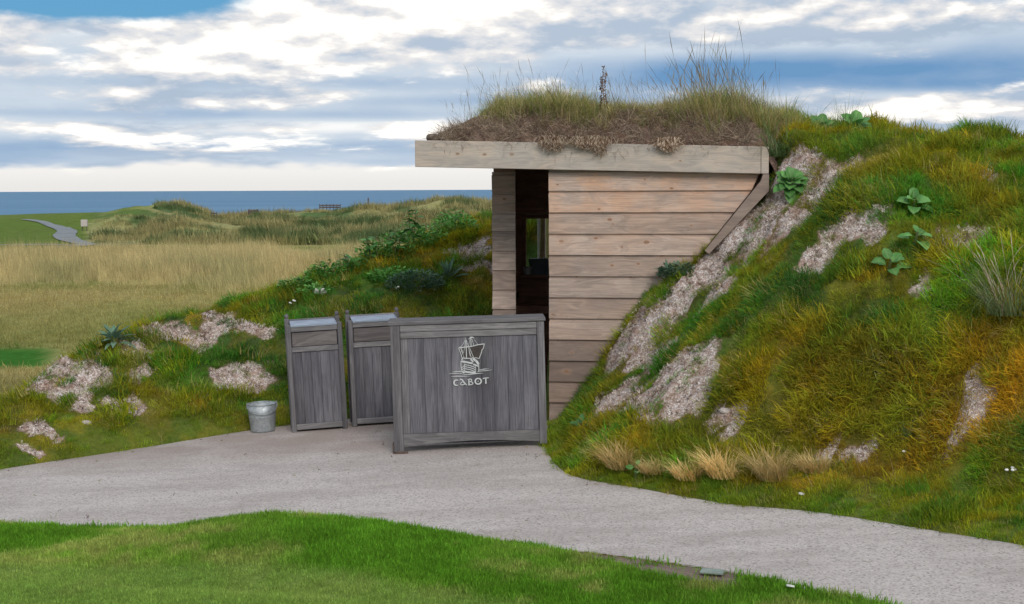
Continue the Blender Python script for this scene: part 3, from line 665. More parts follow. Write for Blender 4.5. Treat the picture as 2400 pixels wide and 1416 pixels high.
# ------------------------------------------------------------------ shelter
def P3(u, n, z):
    q = HUT0 + HU * u + HN * n; return (float(q[0]), float(q[1]), z)
def shelter():
    root = empty('timber_shelter', (float(HUT0[0]), float(HUT0[1]), 0.0), (0, 0, -YAW))
    tag(root, 'timber shelter with turf roof set into the grassy bank', 'shelter')
    # all parts in shelter coordinates: x along the front wall, y into the bank, z up
    prof = [(-0.030, 0.0), (-0.030, 0.158), (-0.010, 0.163), (-0.010, 0.190), (0.0, 0.190), (0.0, 0.0)]     # (y, z) of one lap board
    def plank(z, x0, xr, y, warm, dz=0.184, flip=False):
        m = MB(); n = len(prof); V = []
        for e in (0, 1):
            for py, q in prof: V.append(((x0 + random.uniform(-.003, .003)) if e == 0 else xr(z + q), y + py, q))
        F = [list(range(n))[::-1], list(range(n, 2 * n))] + [[i, (i + 1) % n, n + (i + 1) % n, n + i] for i in range(n)]
        m.add(V, F); o = m.build('plank', M['siding'], root, (0, 0, z)); o['warm'] = warm
        o.rotation_euler = (0, random.uniform(-.0012, .0012), 0); return o
    for k in range(12):
        z = 2.034 - 0.184 * k
        if k == 0:
            xr = lambda q: min(1.366 + (q - 1.572) * 0.787, 1.80)
        elif z > 1.30: xr = lambda q: 1.366 + (q - 1.572) * 0.787
        else: xr = lambda q: 1.80
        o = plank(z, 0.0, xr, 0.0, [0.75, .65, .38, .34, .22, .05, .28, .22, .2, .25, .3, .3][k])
        o['darken'] = [0, 0, 0, 0, 0, .15, .1, .2, .75, .8, .7, .8][k]  # the lowest four boards are a darker brown-grey than those above
        # nails
        for xn in (0.035, 0.62, 1.2):
            if xn < xr(z) - 0.1:
                m = MB(); m.lathe([(0.0001, -0.002), (0.0045, -0.0018), (0.0045, 0.002)], 8)
                q = m.build('nail', M['nail'], o, (xn + random.uniform(-.02, .02), -0.0305, 0.035 + random.uniform(-.008, .008)), (math.pi / 2, 0, 0))
    for k in range(12):
        z = 2.025 - 0.186 * k
        o = plank(z, -0.68, lambda q: -0.455, 1.18, [.45, .4, .1, .05, .1, .25, .1, .1, .1, .1, .1, .1][k])
        for xn in (-0.64, -0.49):
            m = MB(); m.lathe([(0.0001, -0.002), (0.0045, -0.0018), (0.0045, 0.002)], 8)
            m.build('nail', M['nail'], o, (xn + random.uniform(-.01, .01), 1.1495, 0.03 + random.uniform(-.006, .006)), (math.pi / 2, 0, 0))
    # wall cores behind the boards
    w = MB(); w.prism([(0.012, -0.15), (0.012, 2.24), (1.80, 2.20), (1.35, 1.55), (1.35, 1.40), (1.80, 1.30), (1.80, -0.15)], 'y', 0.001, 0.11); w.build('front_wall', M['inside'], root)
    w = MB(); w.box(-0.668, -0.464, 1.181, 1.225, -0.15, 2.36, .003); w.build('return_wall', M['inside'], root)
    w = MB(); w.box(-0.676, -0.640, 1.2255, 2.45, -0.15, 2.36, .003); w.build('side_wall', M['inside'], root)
    # dark inner boards of the back wall round the window
    wy = 2.42; zb = [(-0.1 + 0.178 * i) for i in range(15)]
    wx0, wx1, wz0, wz1 = -0.520, 0.15, 1.17, 1.745
    for z in zb:
        z1 = z + 0.175
        if z1 <= wz0 + .01 or z >= wz1 - .01:
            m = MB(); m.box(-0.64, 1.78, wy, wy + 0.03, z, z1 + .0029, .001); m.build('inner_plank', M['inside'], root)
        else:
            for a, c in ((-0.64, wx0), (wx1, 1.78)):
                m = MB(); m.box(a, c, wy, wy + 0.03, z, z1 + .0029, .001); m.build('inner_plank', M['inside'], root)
    for a_, b_ in ((wz1 + .046, 1.858), (zb[7] + .0, wz0 - .046)):
        if b_ - a_ > .01:
            m = MB(); m.box(wx0, wx1, wy, wy + 0.03, a_, b_, .001); m.build('inner_plank', M['inside'], root)
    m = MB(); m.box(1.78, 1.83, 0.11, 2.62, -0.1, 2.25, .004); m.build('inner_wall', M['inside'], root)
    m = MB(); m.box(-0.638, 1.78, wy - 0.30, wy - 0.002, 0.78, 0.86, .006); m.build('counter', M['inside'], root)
    win = MB()
    for a, c, d, e in ((wx0 - .045, wx0, wz0 - .045, wz1 + .045), (wx1, wx1 + .045, wz0 - .045, wz1 + .045), (wx0, wx1, wz1, wz1 + .045), (wx0, wx1, wz0 - .045, wz0)):
        win.box(a, c, wy - 0.012, wy + 0.05, d, e, .004)
    wo = win.build('window', M['inside'], root)
    m = MB(); m.box(wx0, wx1, wy + 0.015, wy + 0.021, wz0, wz1, 0); m.build('pane', M['glass'], wo)
    m = MB(); m.box(wx0 - .04, wx1 + .04, wy - 0.20, wy - 0.012, wz0 - 0.03, wz0, .004); m.build('sill', M['inside'], wo)
    m = MB(); m.box(-0.450, -0.365, wy + 0.42, wy + 0.50, 0.6, 2.36, .006); m.build('post', M['fascia'], root)
    # floor
    m = MB(); m.box(-0.638, 1.78, 0.115, 2.42, -0.05, 0.018, .003); m.build('floor', M['dirt'], root)
    # roof
    def sloped(x0, x1, y0, y1, za0, za1, zb0, zb1, name, mat, bv=0.005):
        m = MB(); m.box(x0, x1, y0, y1, 0, 1, 0)
        m.v = [(a, b, (za0 + (za1 - za0) * c) * (x1 - a) / (x1 - x0) + (zb0 + (zb1 - zb0) * c) * (a - x0) / (x1 - x0)) for a, b, c in m.v]
        o = m.build(name, mat, root)
        bv_ = o.modifiers.new('edge', 'BEVEL'); bv_.width = bv; bv_.segments = 2; return o
    f = sloped(-1.158, 1.80, -0.115, -0.068, 2.248, 2.479, 2.172, 2.400, 'fascia', M['fascia']); f['warm'] = 0.25
    f = sloped(1.803, 1.866, -0.119, 2.5, 2.172, 2.398, 2.170, 2.396, 'side_fascia', M['fascia']); f['warm'] = 0.3
    f = sloped(-1.150, -1.105, -0.066, 2.55, 2.33, 2.470, 2.33, 2.470, 'side_fascia', M['fascia']); f['warm'] = 0.1
    sloped(-1.103, 1.80, -0.066, 2.60, 2.372, 2.425, 2.27, 2.345, 'roof_deck', M['inside'], 0.003)
    # raking board that holds back the bank
    a = Vector((1.845, 2.168)); c = Vector((1.34, 1.53)); d = (a - c).normalized(); nn = Vector((d.y, -d.x))
    m = MB(); m.prism([(c.x, c.y), (a.x - .045, a.y - .057), (a.x - .028, a.y - .002), (a.x + 0.02, a.y - .002), (a.x + .02, a.y - .14), (c.x + nn.x * .045, c.y + nn.y * .045)], 'y', -0.235, 0.10)
    o = m.build('raking_board', M['siding'], root); o['warm'] = 0.2; o['darken'] = 0.75
    return root
shelter()
# the roof's earth
def roof_soil():
    us = np.arange(-1.15, 2.9, 0.03); ns = np.concatenate([np.arange(-0.16, 0.5, 0.025), np.arange(0.5, 3.2, 0.06)])
    U, Nn = np.meshgrid(us, ns); u = U.ravel(); n = Nn.ravel()
    topf = 2.479 - 0.0265 * (u + 1.158)                          # top of the fascia along its length
    q = fbm(u * 3.1, n * 3.1, 501, 4); q2 = fbm(u * 11, n * 11, 507, 3)
    front = -0.075 + (fbm(u * 4, u * 0, 511, 3) - 0.5) * 0.10       # ragged front lip
    depth = n - front
    edge_l = sst(u, -1.14, -0.55)
    hgt = (0.10 + 0.19 * sst(depth, 0.02, 0.45) + 0.10 * sst(depth, 0.4, 1.2)) * (0.18 + 0.82 * edge_l) + (q - 0.5) * 0.16 * sst(depth, 0, .25) + (q2 - .5) * 0.05
    z = topf - 0.10 + np.maximum(hgt, 0.0) * sst(depth, -0.06, 0.10) + 0.06
    z = np.where(depth < 0.0, topf - 0.06 + (q2 - .5) * 0.02, z)
    z = z - 0.4 * sst(n, 2.6, 3.2) * (u > 0.9) - 0.45 * sst(u, 1.95, 2.7) - 0.34 * sst(u + (q - .5) * .2, 1.74, 2.02) * sst(n, 0.75, 0.25)
    x = HUT0[0] + HU[0] * u + HN[0] * n; y = HUT0[1] + HU[1] * u + HN[1] * n
    nx, ny = len(us), len(ns); i = np.arange(nx * ny).reshape(ny, nx)
    F = np.stack([i[:-1, :-1], i[:-1, 1:], i[1:, 1:], i[1:, :-1]], -1).reshape(-1, 4)
    keep = (n > -0.10) & ((n < 2.55) | (u > 1.0)) & (u > -1.10)
    F = F[keep[F].all(1)]
    V = np.stack([x, y, z], 1)
    me = mesh_np('roof_soil', V, F, M['soil'], True)
    tag(obj('roof_soil', me), 'crumbling brown soil heaped on the shelter roof', 'soil', kind='structure')
    return u, n, z
RU, RN, RZ = roof_soil()
_rz = {}
def roof_z(u, n):
    iu = np.clip(np.round((u + 1.15) / 0.03).astype(int), 0, len(np.arange(-1.15, 2.9, 0.03)) - 1)
    ns = np.concatenate([np.arange(-0.16, 0.5, 0.025), np.arange(0.5, 3.2, 0.06)]); i_n = np.clip(np.searchsorted(ns, n), 0, len(ns) - 1)
    return RZ.reshape(len(ns), -1)[i_n, iu]

# ------------------------------------------------------------------ things on the window counter
m = MB(); m.prism([(-0.20, 0), (0.20, 0), (0.235, 0.15), (0.225, 0.165), (-0.225, 0.165), (-0.235, 0.15)], 'y', -0.08, 0.08)
o = m.build('basin', M['black'], None, P3(-0.235, 2.30, 1.172), (0, 0, -YAW)); tag(o, 'black plastic basin standing inside the shelter window', 'basin')
m = MB(); m.lathe([(0.035, 0), (0.045, 0.0), (0.058, 0.075), (0.062, 0.08), (0.057, 0.082), (0.044, 0.006), (0.0, 0.006)], 20)
o = m.build('tub', M['tub'], None, P3(-0.475, 2.262, 1.172)); tag(o, 'small pale plastic tub on the shelter window sill', 'tub')

# ------------------------------------------------------------------ screen with the ship emblem
def stroke(m, pts, w, y0=-0.006, y1=0.0):
    P = [Vector(p) for p in pts]; n = len(P); L = []; Rr = []
    ws = w if isinstance(w, (list, tuple)) else [w] * n
    for i in range(n):
        t = (P[min(i + 1, n - 1)] - P[max(i - 1, 0)]).normalized(); q = Vector((-t.y, t.x)) * ws[i] / 2
        L.append(P[i] + q); Rr.append(P[i] - q)
    V = [(p.x, y0, p.y) for p in L] + [(p.x, y0, p.y) for p in Rr] + [(p.x, y1, p.y) for p in L] + [(p.x, y1, p.y) for p in Rr]; F = []
    for i in range(n - 1):
        F += [(i, i + 1, n + i + 1, n + i), (2 * n + i, 3 * n + i, 3 * n + i + 1, 2 * n + i + 1), (i, 2 * n + i, 2 * n + i + 1, i + 1), (n + i, n + i + 1, 3 * n + i + 1, 3 * n + i)]
    F += [(0, n, 3 * n, 2 * n), (n - 1, 3 * n - 1, 4 * n - 1, 2 * n - 1)]
    m.add(V, F); return m
def screen():
    root = empty('screen', (-0.332, 11.20, float(pz(-0.34))), None)
    root.matrix_world = Matrix.Translation(root.location) @ Matrix.Rotation(math.radians(1.8), 4, 'Z') @ Matrix.Rotation(-0.024, 4, 'Y')
    tag(root, 'grey wooden screen with metal ship emblem and lettering on its front', 'screen')
    W, H = 1.215, 1.03; x0, x1 = -W / 2, W / 2
    m = MB(); m.box(x0, x0 + 0.075, -0.035, 0.035, 0.0, H - 0.02, .005); m.build('post', M['grey_v'], root)
    m = MB(); m.box(x1 - 0.058, x1, -0.035, 0.035, 0.03, H - 0.02, .005); m.build('post', M['grey_v'], root)
    for a in (x0, x1 - 0.06):
        m = MB(); m.box(a + .006, a + 0.066 - .006, 0.23, 0.29, 0.035, H - 0.02, .005); m.build('post', M['grey_v'], root)
        m = MB(); m.box(a + 0.018, a + 0.048, 0.036, 0.229, H - 0.16, H - 0.03, .004); m.build('side_rail', M['grey_h'], root)
    m = MB(); m.box(x0 - 0.02, x1 + 0.012, -0.042, 0.30, H - 0.019, H + 0.012, .005); m.build('cap', M['grey_h'], root)
    m = MB(); m.box(x0 + .061, x1 - .061, 0.245, 0.275, 0.015, H - 0.02, .003); m.build('back_panel', M['board'], root)
    a, b = x0 + 0.076, x1 - 0.059
    m = MB(); m.box(a, b, -0.030, 0.02, H - 0.072, H - 0.020, .004); m.build('rail', M['grey_h'], root)
    m = MB(); m.box(a, b, -0.023, 0.02, H - 0.125, H - 0.0735, .004); m.build('rail', M['grey_h'], root)
    # bottom rail with an arched lower edge
    pts = [(a, 0.145), (a, 0.040)]
    for i in range(1, 16):
        t = i / 16; pts.append((a + (b - a) * t, 0.040 + 0.030 * math.sin(math.pi * t) + 0.012 * t))
    pts += [(b, 0.052), (b, 0.145)]
    m = MB(); m.prism(pts, 'y', -0.024, 0.02); m.build('rail', M['grey_h'], root)
    nb = 10; edges = [a] + [a + 0.058 + (b - a - 0.058) * (i / (nb - 1)) + (random.uniform(-.012, .012) if 0 < i < nb - 1 else 0) for i in range(nb)]
    for i in range(nb):
        m = MB(); m.box(edges[i] + .0007, edges[i + 1] - .0007, -0.010 - random.uniform(0, .0015), 0.010, 0.1455, H - 0.1255, .0015)
        m.build('board', M['grey_v'] if i == 0 else M['board'], root)
    for xs in (x0 + .038, x1 - .029):
        for zs in (0.09, H - 0.05, H - 0.10):
            m = MB(); m.lathe([(0.0001, -0.0015), (0.005, -0.0012), (0.005, 0.002)], 8); m.build('screw', M['nail'], root, (xs, -0.0355, zs), (math.pi / 2, 0, 0))
    m = MB(); m.box(x0 - 0.012, x0 - 0.0005, -0.03, 0.03, -0.012, 0.075, .003); m.box(x0 + 0.01, x0 + 0.11, -0.052, -0.0355, -0.012, 0.012, .003); m.build('foot', M['foot'], root)
    m = MB(); m.box(x1 - 0.05, x1 - 0.01, -0.025, 0.03, -0.015, 0.0295, .003); m.build('foot', M['foot'], root)
    # emblem: coordinates on a small drawing grid, then to metres
    k = 0.387e-3; cx, cz = 0.012, 0.505
    T = lambda q: [((x - 620) * k + cx, (1300 - y) * k + cz) for x, y in q]
    em = empty('emblem', (0, -0.0125, 0)); em.parent = root
    def part(name, strokes, mat=M['emblem'], y0=-0.006):
        m = MB()
        for q, w in strokes: stroke(m, T(q), w * k if not isinstance(w, list) else [v * k for v in w], y0, -0.0002)
        return m.build(name, mat, em)
    m = MB(); m.prism(T([(405, 495), (925, 432), (895, 525), (868, 570), (812, 715), (700, 700), (640, 706), (560, 700), (468, 705)]), 'y', -0.003, -0.0002); m.build('sail', M['sail'], em)
    part('sail_rim', [([(400, 490), (660, 470), (790, 440), (932, 425)], 17), ([(930, 425), (905, 515), (872, 558), (868, 590), (815, 722)], 14), ([(815, 722), (720, 700)], 12), ([(402, 492), (440, 600), (465, 705)], 14)])
    part('mast', [([(555, 285), (556, 400), (556, 700)], [8, 16, 18]), ([(668, 125), (660, 230), (655, 460)], [10, 14, 16])], y0=-0.007)
    part('rigging', [([(545, 330), (455, 470), (490, 640), (505, 690)], 9), ([(545, 360), (500, 600)], 8), ([(565, 340), (650, 690)], 9), ([(430, 460), (495, 660)], 10), ([(620, 490), (700, 695)], 10), ([(675, 300), (710, 445)], 9), ([(645, 300), (600, 470)], 8), ([(720, 330), (800, 435)], 6), ([(600, 480), (632, 670)], 8)], y0=-0.0055)
    part('flag', [([(668, 130), (700, 170), (745, 225)], [6, 34, 12]), ([(628, 235), (690, 245)], 42), ([(610, 320), (650, 282), (700, 282), (725, 310)], [8, 22, 22, 8])])
    hull = part('hull', [([(440, 760), (438, 880), (458, 1000)], 14), ([(512, 820), (512, 1000)], 12), ([(470, 700), (560, 712), (650, 715), (700, 700)], 18), ([(445, 770), (560, 792), (680, 820)], 34),
                         ([(690, 720), (760, 780), (800, 840)], 46), ([(803, 830), (800, 960), (780, 1000)], 14), ([(735, 880), (735, 1000)], 10), ([(690, 840), (800, 880)], 30), ([(455, 745), (480, 700)], 22), ([(640, 730), (690, 790)], 30), ([(740, 730), (745, 790)], 8)])
    part('hull_plank', [([(520, 840 + 42 * i), (620, 862 + 42 * i), (728, 905 + 42 * i)], 15) for i in range(3)] + [([(448, 905 + 45 * i), (505, 862 + 45 * i)], 13) for i in range(3)] + [([(470, 1008), (520, 985), (640, 1005), (735, 1010)], 34)])
    part('wave', [([(255, 985), (340, 978), (455, 978)], [4, 14, 16]), ([(185, 1018), (300, 1012), (460, 1020)], [4, 14, 10]), ([(230, 1080), (350, 1072), (480, 1078), (625, 1080)], [4, 16, 14, 4]),
                  ([(460, 1048), (640, 1040), (760, 1030), (890, 1026)], [6, 18, 16, 4]), ([(805, 960), (900, 945), (1005, 940)], [10, 14, 4]), ([(790, 985), (930, 978), (1070, 966)], [10, 14, 4])])
    # letters, each its own piece
    def arc(cx_, cy_, rx, ry, a0, a1, n=14): return [(cx_ + rx * math.cos(math.radians(a0 + (a1 - a0) * i / n)), cy_ - ry * math.sin(math.radians(a0 + (a1 - a0) * i / n))) for i in range(n + 1)]
    def letter(strokes):
        m = MB()
        for q, w in strokes: stroke(m, T(q), [v * k for v in w] if isinstance(w, list) else w * k, -0.009, -0.0002)
        return m.build('letter', M['emblem'], root, (0, -0.0125, 0))
    letter([(arc(338, 1206, 54, 56, 52, 308), [10] + [20, 24, 27, 29, 30, 30, 30, 29, 28, 26, 24, 20] + [12, 8])])
    letter([([(400, 1158), (425, 1138), (455, 1150), (495, 1215), (545, 1262)], [12, 22, 28, 28, 14]), ([(468, 1182), (425, 1215), (408, 1248)], 15), ([(404, 1246), (450, 1256), (505, 1244)], [14, 18, 14])])
    letter([([(590, 1136), (590, 1258)], 27), ([(560, 1146), (600, 1136), (640, 1145), (650, 1168), (632, 1188), (598, 1196)], [10, 16, 20, 22, 18, 12]), ([(598, 1194), (650, 1200), (672, 1225), (655, 1250), (600, 1260), (572, 1262)], [12, 18, 24, 20, 16, 12])])
    letter([(arc(780, 1190, 62, 58, 0, 360, 26), [24 + 6 * abs(math.cos(math.radians(360 * i / 26))) for i in range(27)]), (arc(780, 1190, 6, 6, 0, 360, 8), 11)])
    letter([([(872, 1150), (890, 1134), (940, 1130), (1000, 1124)], [10, 20, 20, 14]), ([(937, 1132), (937, 1246)], [24, 27])])
    return root
screen()

# ------------------------------------------------------------------ litter bins
def bin_(loc, yaw, tilt, label):
    root = empty('litter_bin', loc)
    root.matrix_world = Matrix.Translation(loc) @ Matrix.Rotation(yaw, 4, 'Z') @ Matrix.Rotation(-tilt, 4, 'Y')
    tag(root, label, 'litter bin', 'grey wooden litter bins beside the path')
    W, D, H = 0.490, 0.31, 0.955; x0, x1 = -W / 2, W / 2; p = 0.042
    for xa in (x0, x1 - p):
        m = MB(); m.box(xa, xa + p, 0, p, 0, H, .006); m.build('post', M['grey_v'], root)
        m = MB(); m.box(xa, xa + p, D - p, D, 0, H + 0.03, .006); po = m.build('post', M['grey_v'], root)
        m = MB(); m.lathe([(0.012, 0), (0.012, 0.006), (0.018, 0.014), (0.020, 0.026), (0.015, 0.038), (0.006, 0.044), (0.0, 0.045)], 12); m.build('finial', M['grey_v'], po, (xa + p / 2, D - p / 2, H + 0.029), smooth=True)
        # side panel
        m = MB(); m.box(xa + .012, xa + p - .012, p + .0005, D - p - .0005, 0.05, H - 0.03, .002); m.build('side_panel', M['board'], root)
    a, b = x0 + p + .0005, x1 - p - .0005
    m = MB(); m.box(a, b, 0.003, 0.036, H - 0.066, H - 0.022, .004); m.build('rail', M['grey_h'], root)
    m = MB(); m.box(a, b, 0.003, 0.036, H - 0.245, H - 0.200, .004); m.build('rail', M['grey_h'], root)
    m = MB(); m.box(a, b, 0.003, 0.036, 0.022, 0.072, .004); m.build('rail', M['grey_h'], root)
    m = MB(); m.box(a + .006, b - .006, 0.012, 0.028, H - 0.196, H - 0.074, .003); m.build('flap', M['flap'], root)
    m = MB(); m.box(a, b, 0.05, 0.06, H - 0.2, H - 0.06, 0); m.build('backing', M['black'], root)
    nb = 5
    for i in range(nb):
        xa = a + (b - a) * i / nb; xb = a + (b - a) * (i + 1) / nb
        m = MB(); m.box(xa + .0008, xb - .0008, 0.014 + random.uniform(0, .002), 0.032, 0.0725, H - 0.2455, .0015); m.build('board', M['board'], root)
    m = MB(); m.box(a, b, D - 0.036, D - 0.006, 0.04, H - 0.02, .003); m.build('back_panel', M['board'], root)
    # sheet-metal lid, rising a little to the back
    m = MB(); m.prism([(0.0, H - 0.021), (0.0, H - 0.008), (D - 0.01, H + 0.012), (D - 0.01, H - 0.001)], 'x', a + .001, b - .001); m.build('lid', M['steel'], root)
    m = MB(); m.box(a, b, D - 0.0095, D + 0.004, H - 0.01, H + 0.022, .003); m.build('rail', M['grey_h'], root)
    return root
yb_ = math.radians(11)
bin_((-1.70, 12.44, float(pz(-1.70)) - .003), yb_, 0.045, 'grey wooden litter bin with steel lid, nearest the metal bucket')
bin_((-1.185, 12.60, float(pz(-1.185)) - .003), yb_, 0.034, 'grey wooden litter bin with steel lid, partly behind the emblem screen')

# ------------------------------------------------------------------ bucket
def bucket():
    root = empty('bucket', (-2.225, 12.55, float(pz(-2.225)) + 0.001), (0, -0.03, 0.3))
    tag(root, 'galvanised metal bucket at the edge of the path', 'bucket')
    m = MB(); m.lathe([(0.0, 0.012), (0.100, 0.012), (0.102, 0.0), (0.106, 0.0), (0.108, 0.02), (0.118, 0.13), (0.1205, 0.136), (0.1195, 0.142), (0.1212, 0.166), (0.1235, 0.171), (0.1225, 0.177), (0.128, 0.246), (0.1262, 0.246), (0.117, 0.13), (0.106, 0.022), (0.0, 0.02)], 40)
    m.build('body', M['galv'], root, smooth=True)
    m = MB(); pts = [(0.1285 * math.cos(2 * math.pi * i / 40), 0.1285 * math.sin(2 * math.pi * i / 40), 0.2475) for i in range(41)]; m.tube(pts, 0.004, 6, False); m.build('rim', M['galv'], root, smooth=True)
    for s in (-1, 1):
        m = MB(); m.box(s * 0.130 - 0.003, s * 0.130 + 0.003, -0.018, 0.018, 0.205, 0.262, .002); e = m.build('ear', M['galv'], root)
    m = MB(); pts = [(0.136 * math.cos(t), -0.142 * math.sin(t), 0.243 - 0.075 * math.sin(t)) for t in np.linspace(0, math.pi, 25)]; m.tube(pts, 0.0028, 6); m.build('handle', M['galv'], root, smooth=True)
bucket()
# ------------------------------------------------------------------ grass
PROTO = bpy.data.collections.new('grass_sources')
def blades(n, h, hv, w, spread, lean, curve, seed, segs=3, seedhead=0.0):
    """a tuft: n bent tapering blades; returns V, F(tri), var, tip"""
    r = np.random.default_rng(seed); V = []; F = []; var = []; tip = []
    for _ in range(n):
        a = r.uniform(0, 2 * math.pi); rr = spread * math.sqrt(r.uniform()); bx, by = rr * math.cos(a), rr * math.sin(a)
        d = r.uniform(0, 2 * math.pi) if spread > 0.3 else a + r.normal(0, 0.9)
        hh = h * max(0.3, 1 + r.normal(0, hv)); ln = abs(r.normal(lean, lean * 0.5)); cv = curve * r.uniform(0.4, 1.5)
        dx, dy = math.cos(d), math.sin(d); px, py = -dy, dx; ww = w * r.uniform(0.7, 1.3); c = r.uniform()
        b0 = len(V); x, y, z = bx, by, -0.01 * h; ang = ln; st = hh / segs
        for s in range(segs):
            k = ww * (1 - s / segs) ** 0.7 / 2
            if seedhead and s == segs - 1: k = ww * seedhead / 2
            V += [(x - px * k, y - py * k, z), (x + px * k, y + py * k, z)]; var += [c, c]; tip += [s / segs] * 2
            x += dx * math.sin(ang) * st; y += dy * math.sin(ang) * st; z += math.cos(ang) * st; ang = min(ang + cv, 2.4)
        V.append((x, y, z)); var.append(c); tip.append(1.0)
        for s in range(segs - 1):
            i = b0 + 2 * s; F += [(i, i + 1, i + 3), (i, i + 3, i + 2)]
        i = b0 + 2 * (segs - 1); F.append((i, i + 1, i + 2))
    return np.array(V), np.array(F), np.array(var), np.array(tip)
def tuft_proto(name, mat=None, **k):
    V, F, var, tip = blades(**k)
    me = mesh_np(name, V, F, mat or M['grass'], False, {'var': ('FLOAT', var), 'tip': ('FLOAT', tip)})
    return bpy.data.objects.new(name, me)
def dirs_to_euler(D, spin):
    D = D / np.linalg.norm(D, axis=1)[:, None]; ref = np.stack([np.cos(spin), np.sin(spin), 0 * spin], 1)
    X = ref - D * (ref * D).sum(1)[:, None]; X /= np.linalg.norm(X, axis=1)[:, None] + 1e-9; Yv = np.cross(D, X)
    ry = -np.arcsin(np.clip(X[:, 2], -1, 1)); rx = np.arctan2(Yv[:, 2], D[:, 2]); rz = np.arctan2(X[:, 1], X[:, 0])
    return np.stack([rx, ry, rz], 1)
def scatter(name, protos, P, D, scl, idx, tint, label, cat):
    col = bpy.data.collections.new(name + '_source'); 
    for i, p in enumerate(protos): p.name = '%s_blade_%d' % (name, i); col.objects.link(p)
    rot = dirs_to_euler(D, RNG.uniform(0, 2 * math.pi, len(P)))
    me = bpy.data.meshes.new(name); me.vertices.add(len(P)); me.vertices.foreach_set('co', np.asarray(P, np.float32).ravel())
    def at(nm, typ, fld, arr):
        a = me.attributes.new(nm, typ, 'POINT'); a.data.foreach_set(fld, arr)
    at('rot', 'FLOAT_VECTOR', 'vector', rot.astype(np.float32).ravel()); at('scl', 'FLOAT', 'value', np.asarray(scl, np.float32)); at('idx', 'INT', 'value', np.asarray(idx, np.int32))
    at('tint', 'FLOAT_COLOR', 'color', np.concatenate([tint, np.ones((len(P), 1))], 1).astype(np.float32).ravel())
    me.update(); me.materials.append(M['grass'])
    o = obj(name, me); tag(o, label, cat, kind='stuff')
    g = bpy.data.node_groups.new(name + '_nodes', 'GeometryNodeTree')
    g.interface.new_socket('Geometry', in_out='INPUT', socket_type='NodeSocketGeometry'); g.interface.new_socket('Geometry', in_out='OUTPUT', socket_type='NodeSocketGeometry')
    gi = g.nodes.new('NodeGroupInput'); go = g.nodes.new('NodeGroupOutput'); ip = g.nodes.new('GeometryNodeInstanceOnPoints'); ci = g.nodes.new('GeometryNodeCollectionInfo')
    ci.inputs['Collection'].default_value = col; ci.inputs['Separate Children'].default_value = True; ci.inputs['Reset Children'].default_value = True
    ip.inputs['Pick Instance'].default_value = True
    def na(nm, typ):
        q = g.nodes.new('GeometryNodeInputNamedAttribute'); q.data_type = typ; q.inputs['Name'].default_value = nm; return q.outputs[0]
    L = g.links.new
    L(gi.outputs[0], ip.inputs['Points']); L(ci.outputs[0], ip.inputs['Instance']); L(na('idx', 'INT'), ip.inputs['Instance Index'])
    e2r = g.nodes.new('FunctionNodeEulerToRotation'); L(na('rot', 'FLOAT_VECTOR'), e2r.inputs[0]); L(e2r.outputs[0], ip.inputs['Rotation'])
    L(na('scl', 'FLOAT'), ip.inputs['Scale']); L(ip.outputs[0], go.inputs[0])
    md = o.modifiers.new('scatter', 'NODES'); md.node_group = g
    return o
def slope(x, y, e=0.06):
    return (terrain(x + e, y) - terrain(x - e, y)) / (2 * e), (terrain(x, y + e) - terrain(x, y - e)) / (2 * e)
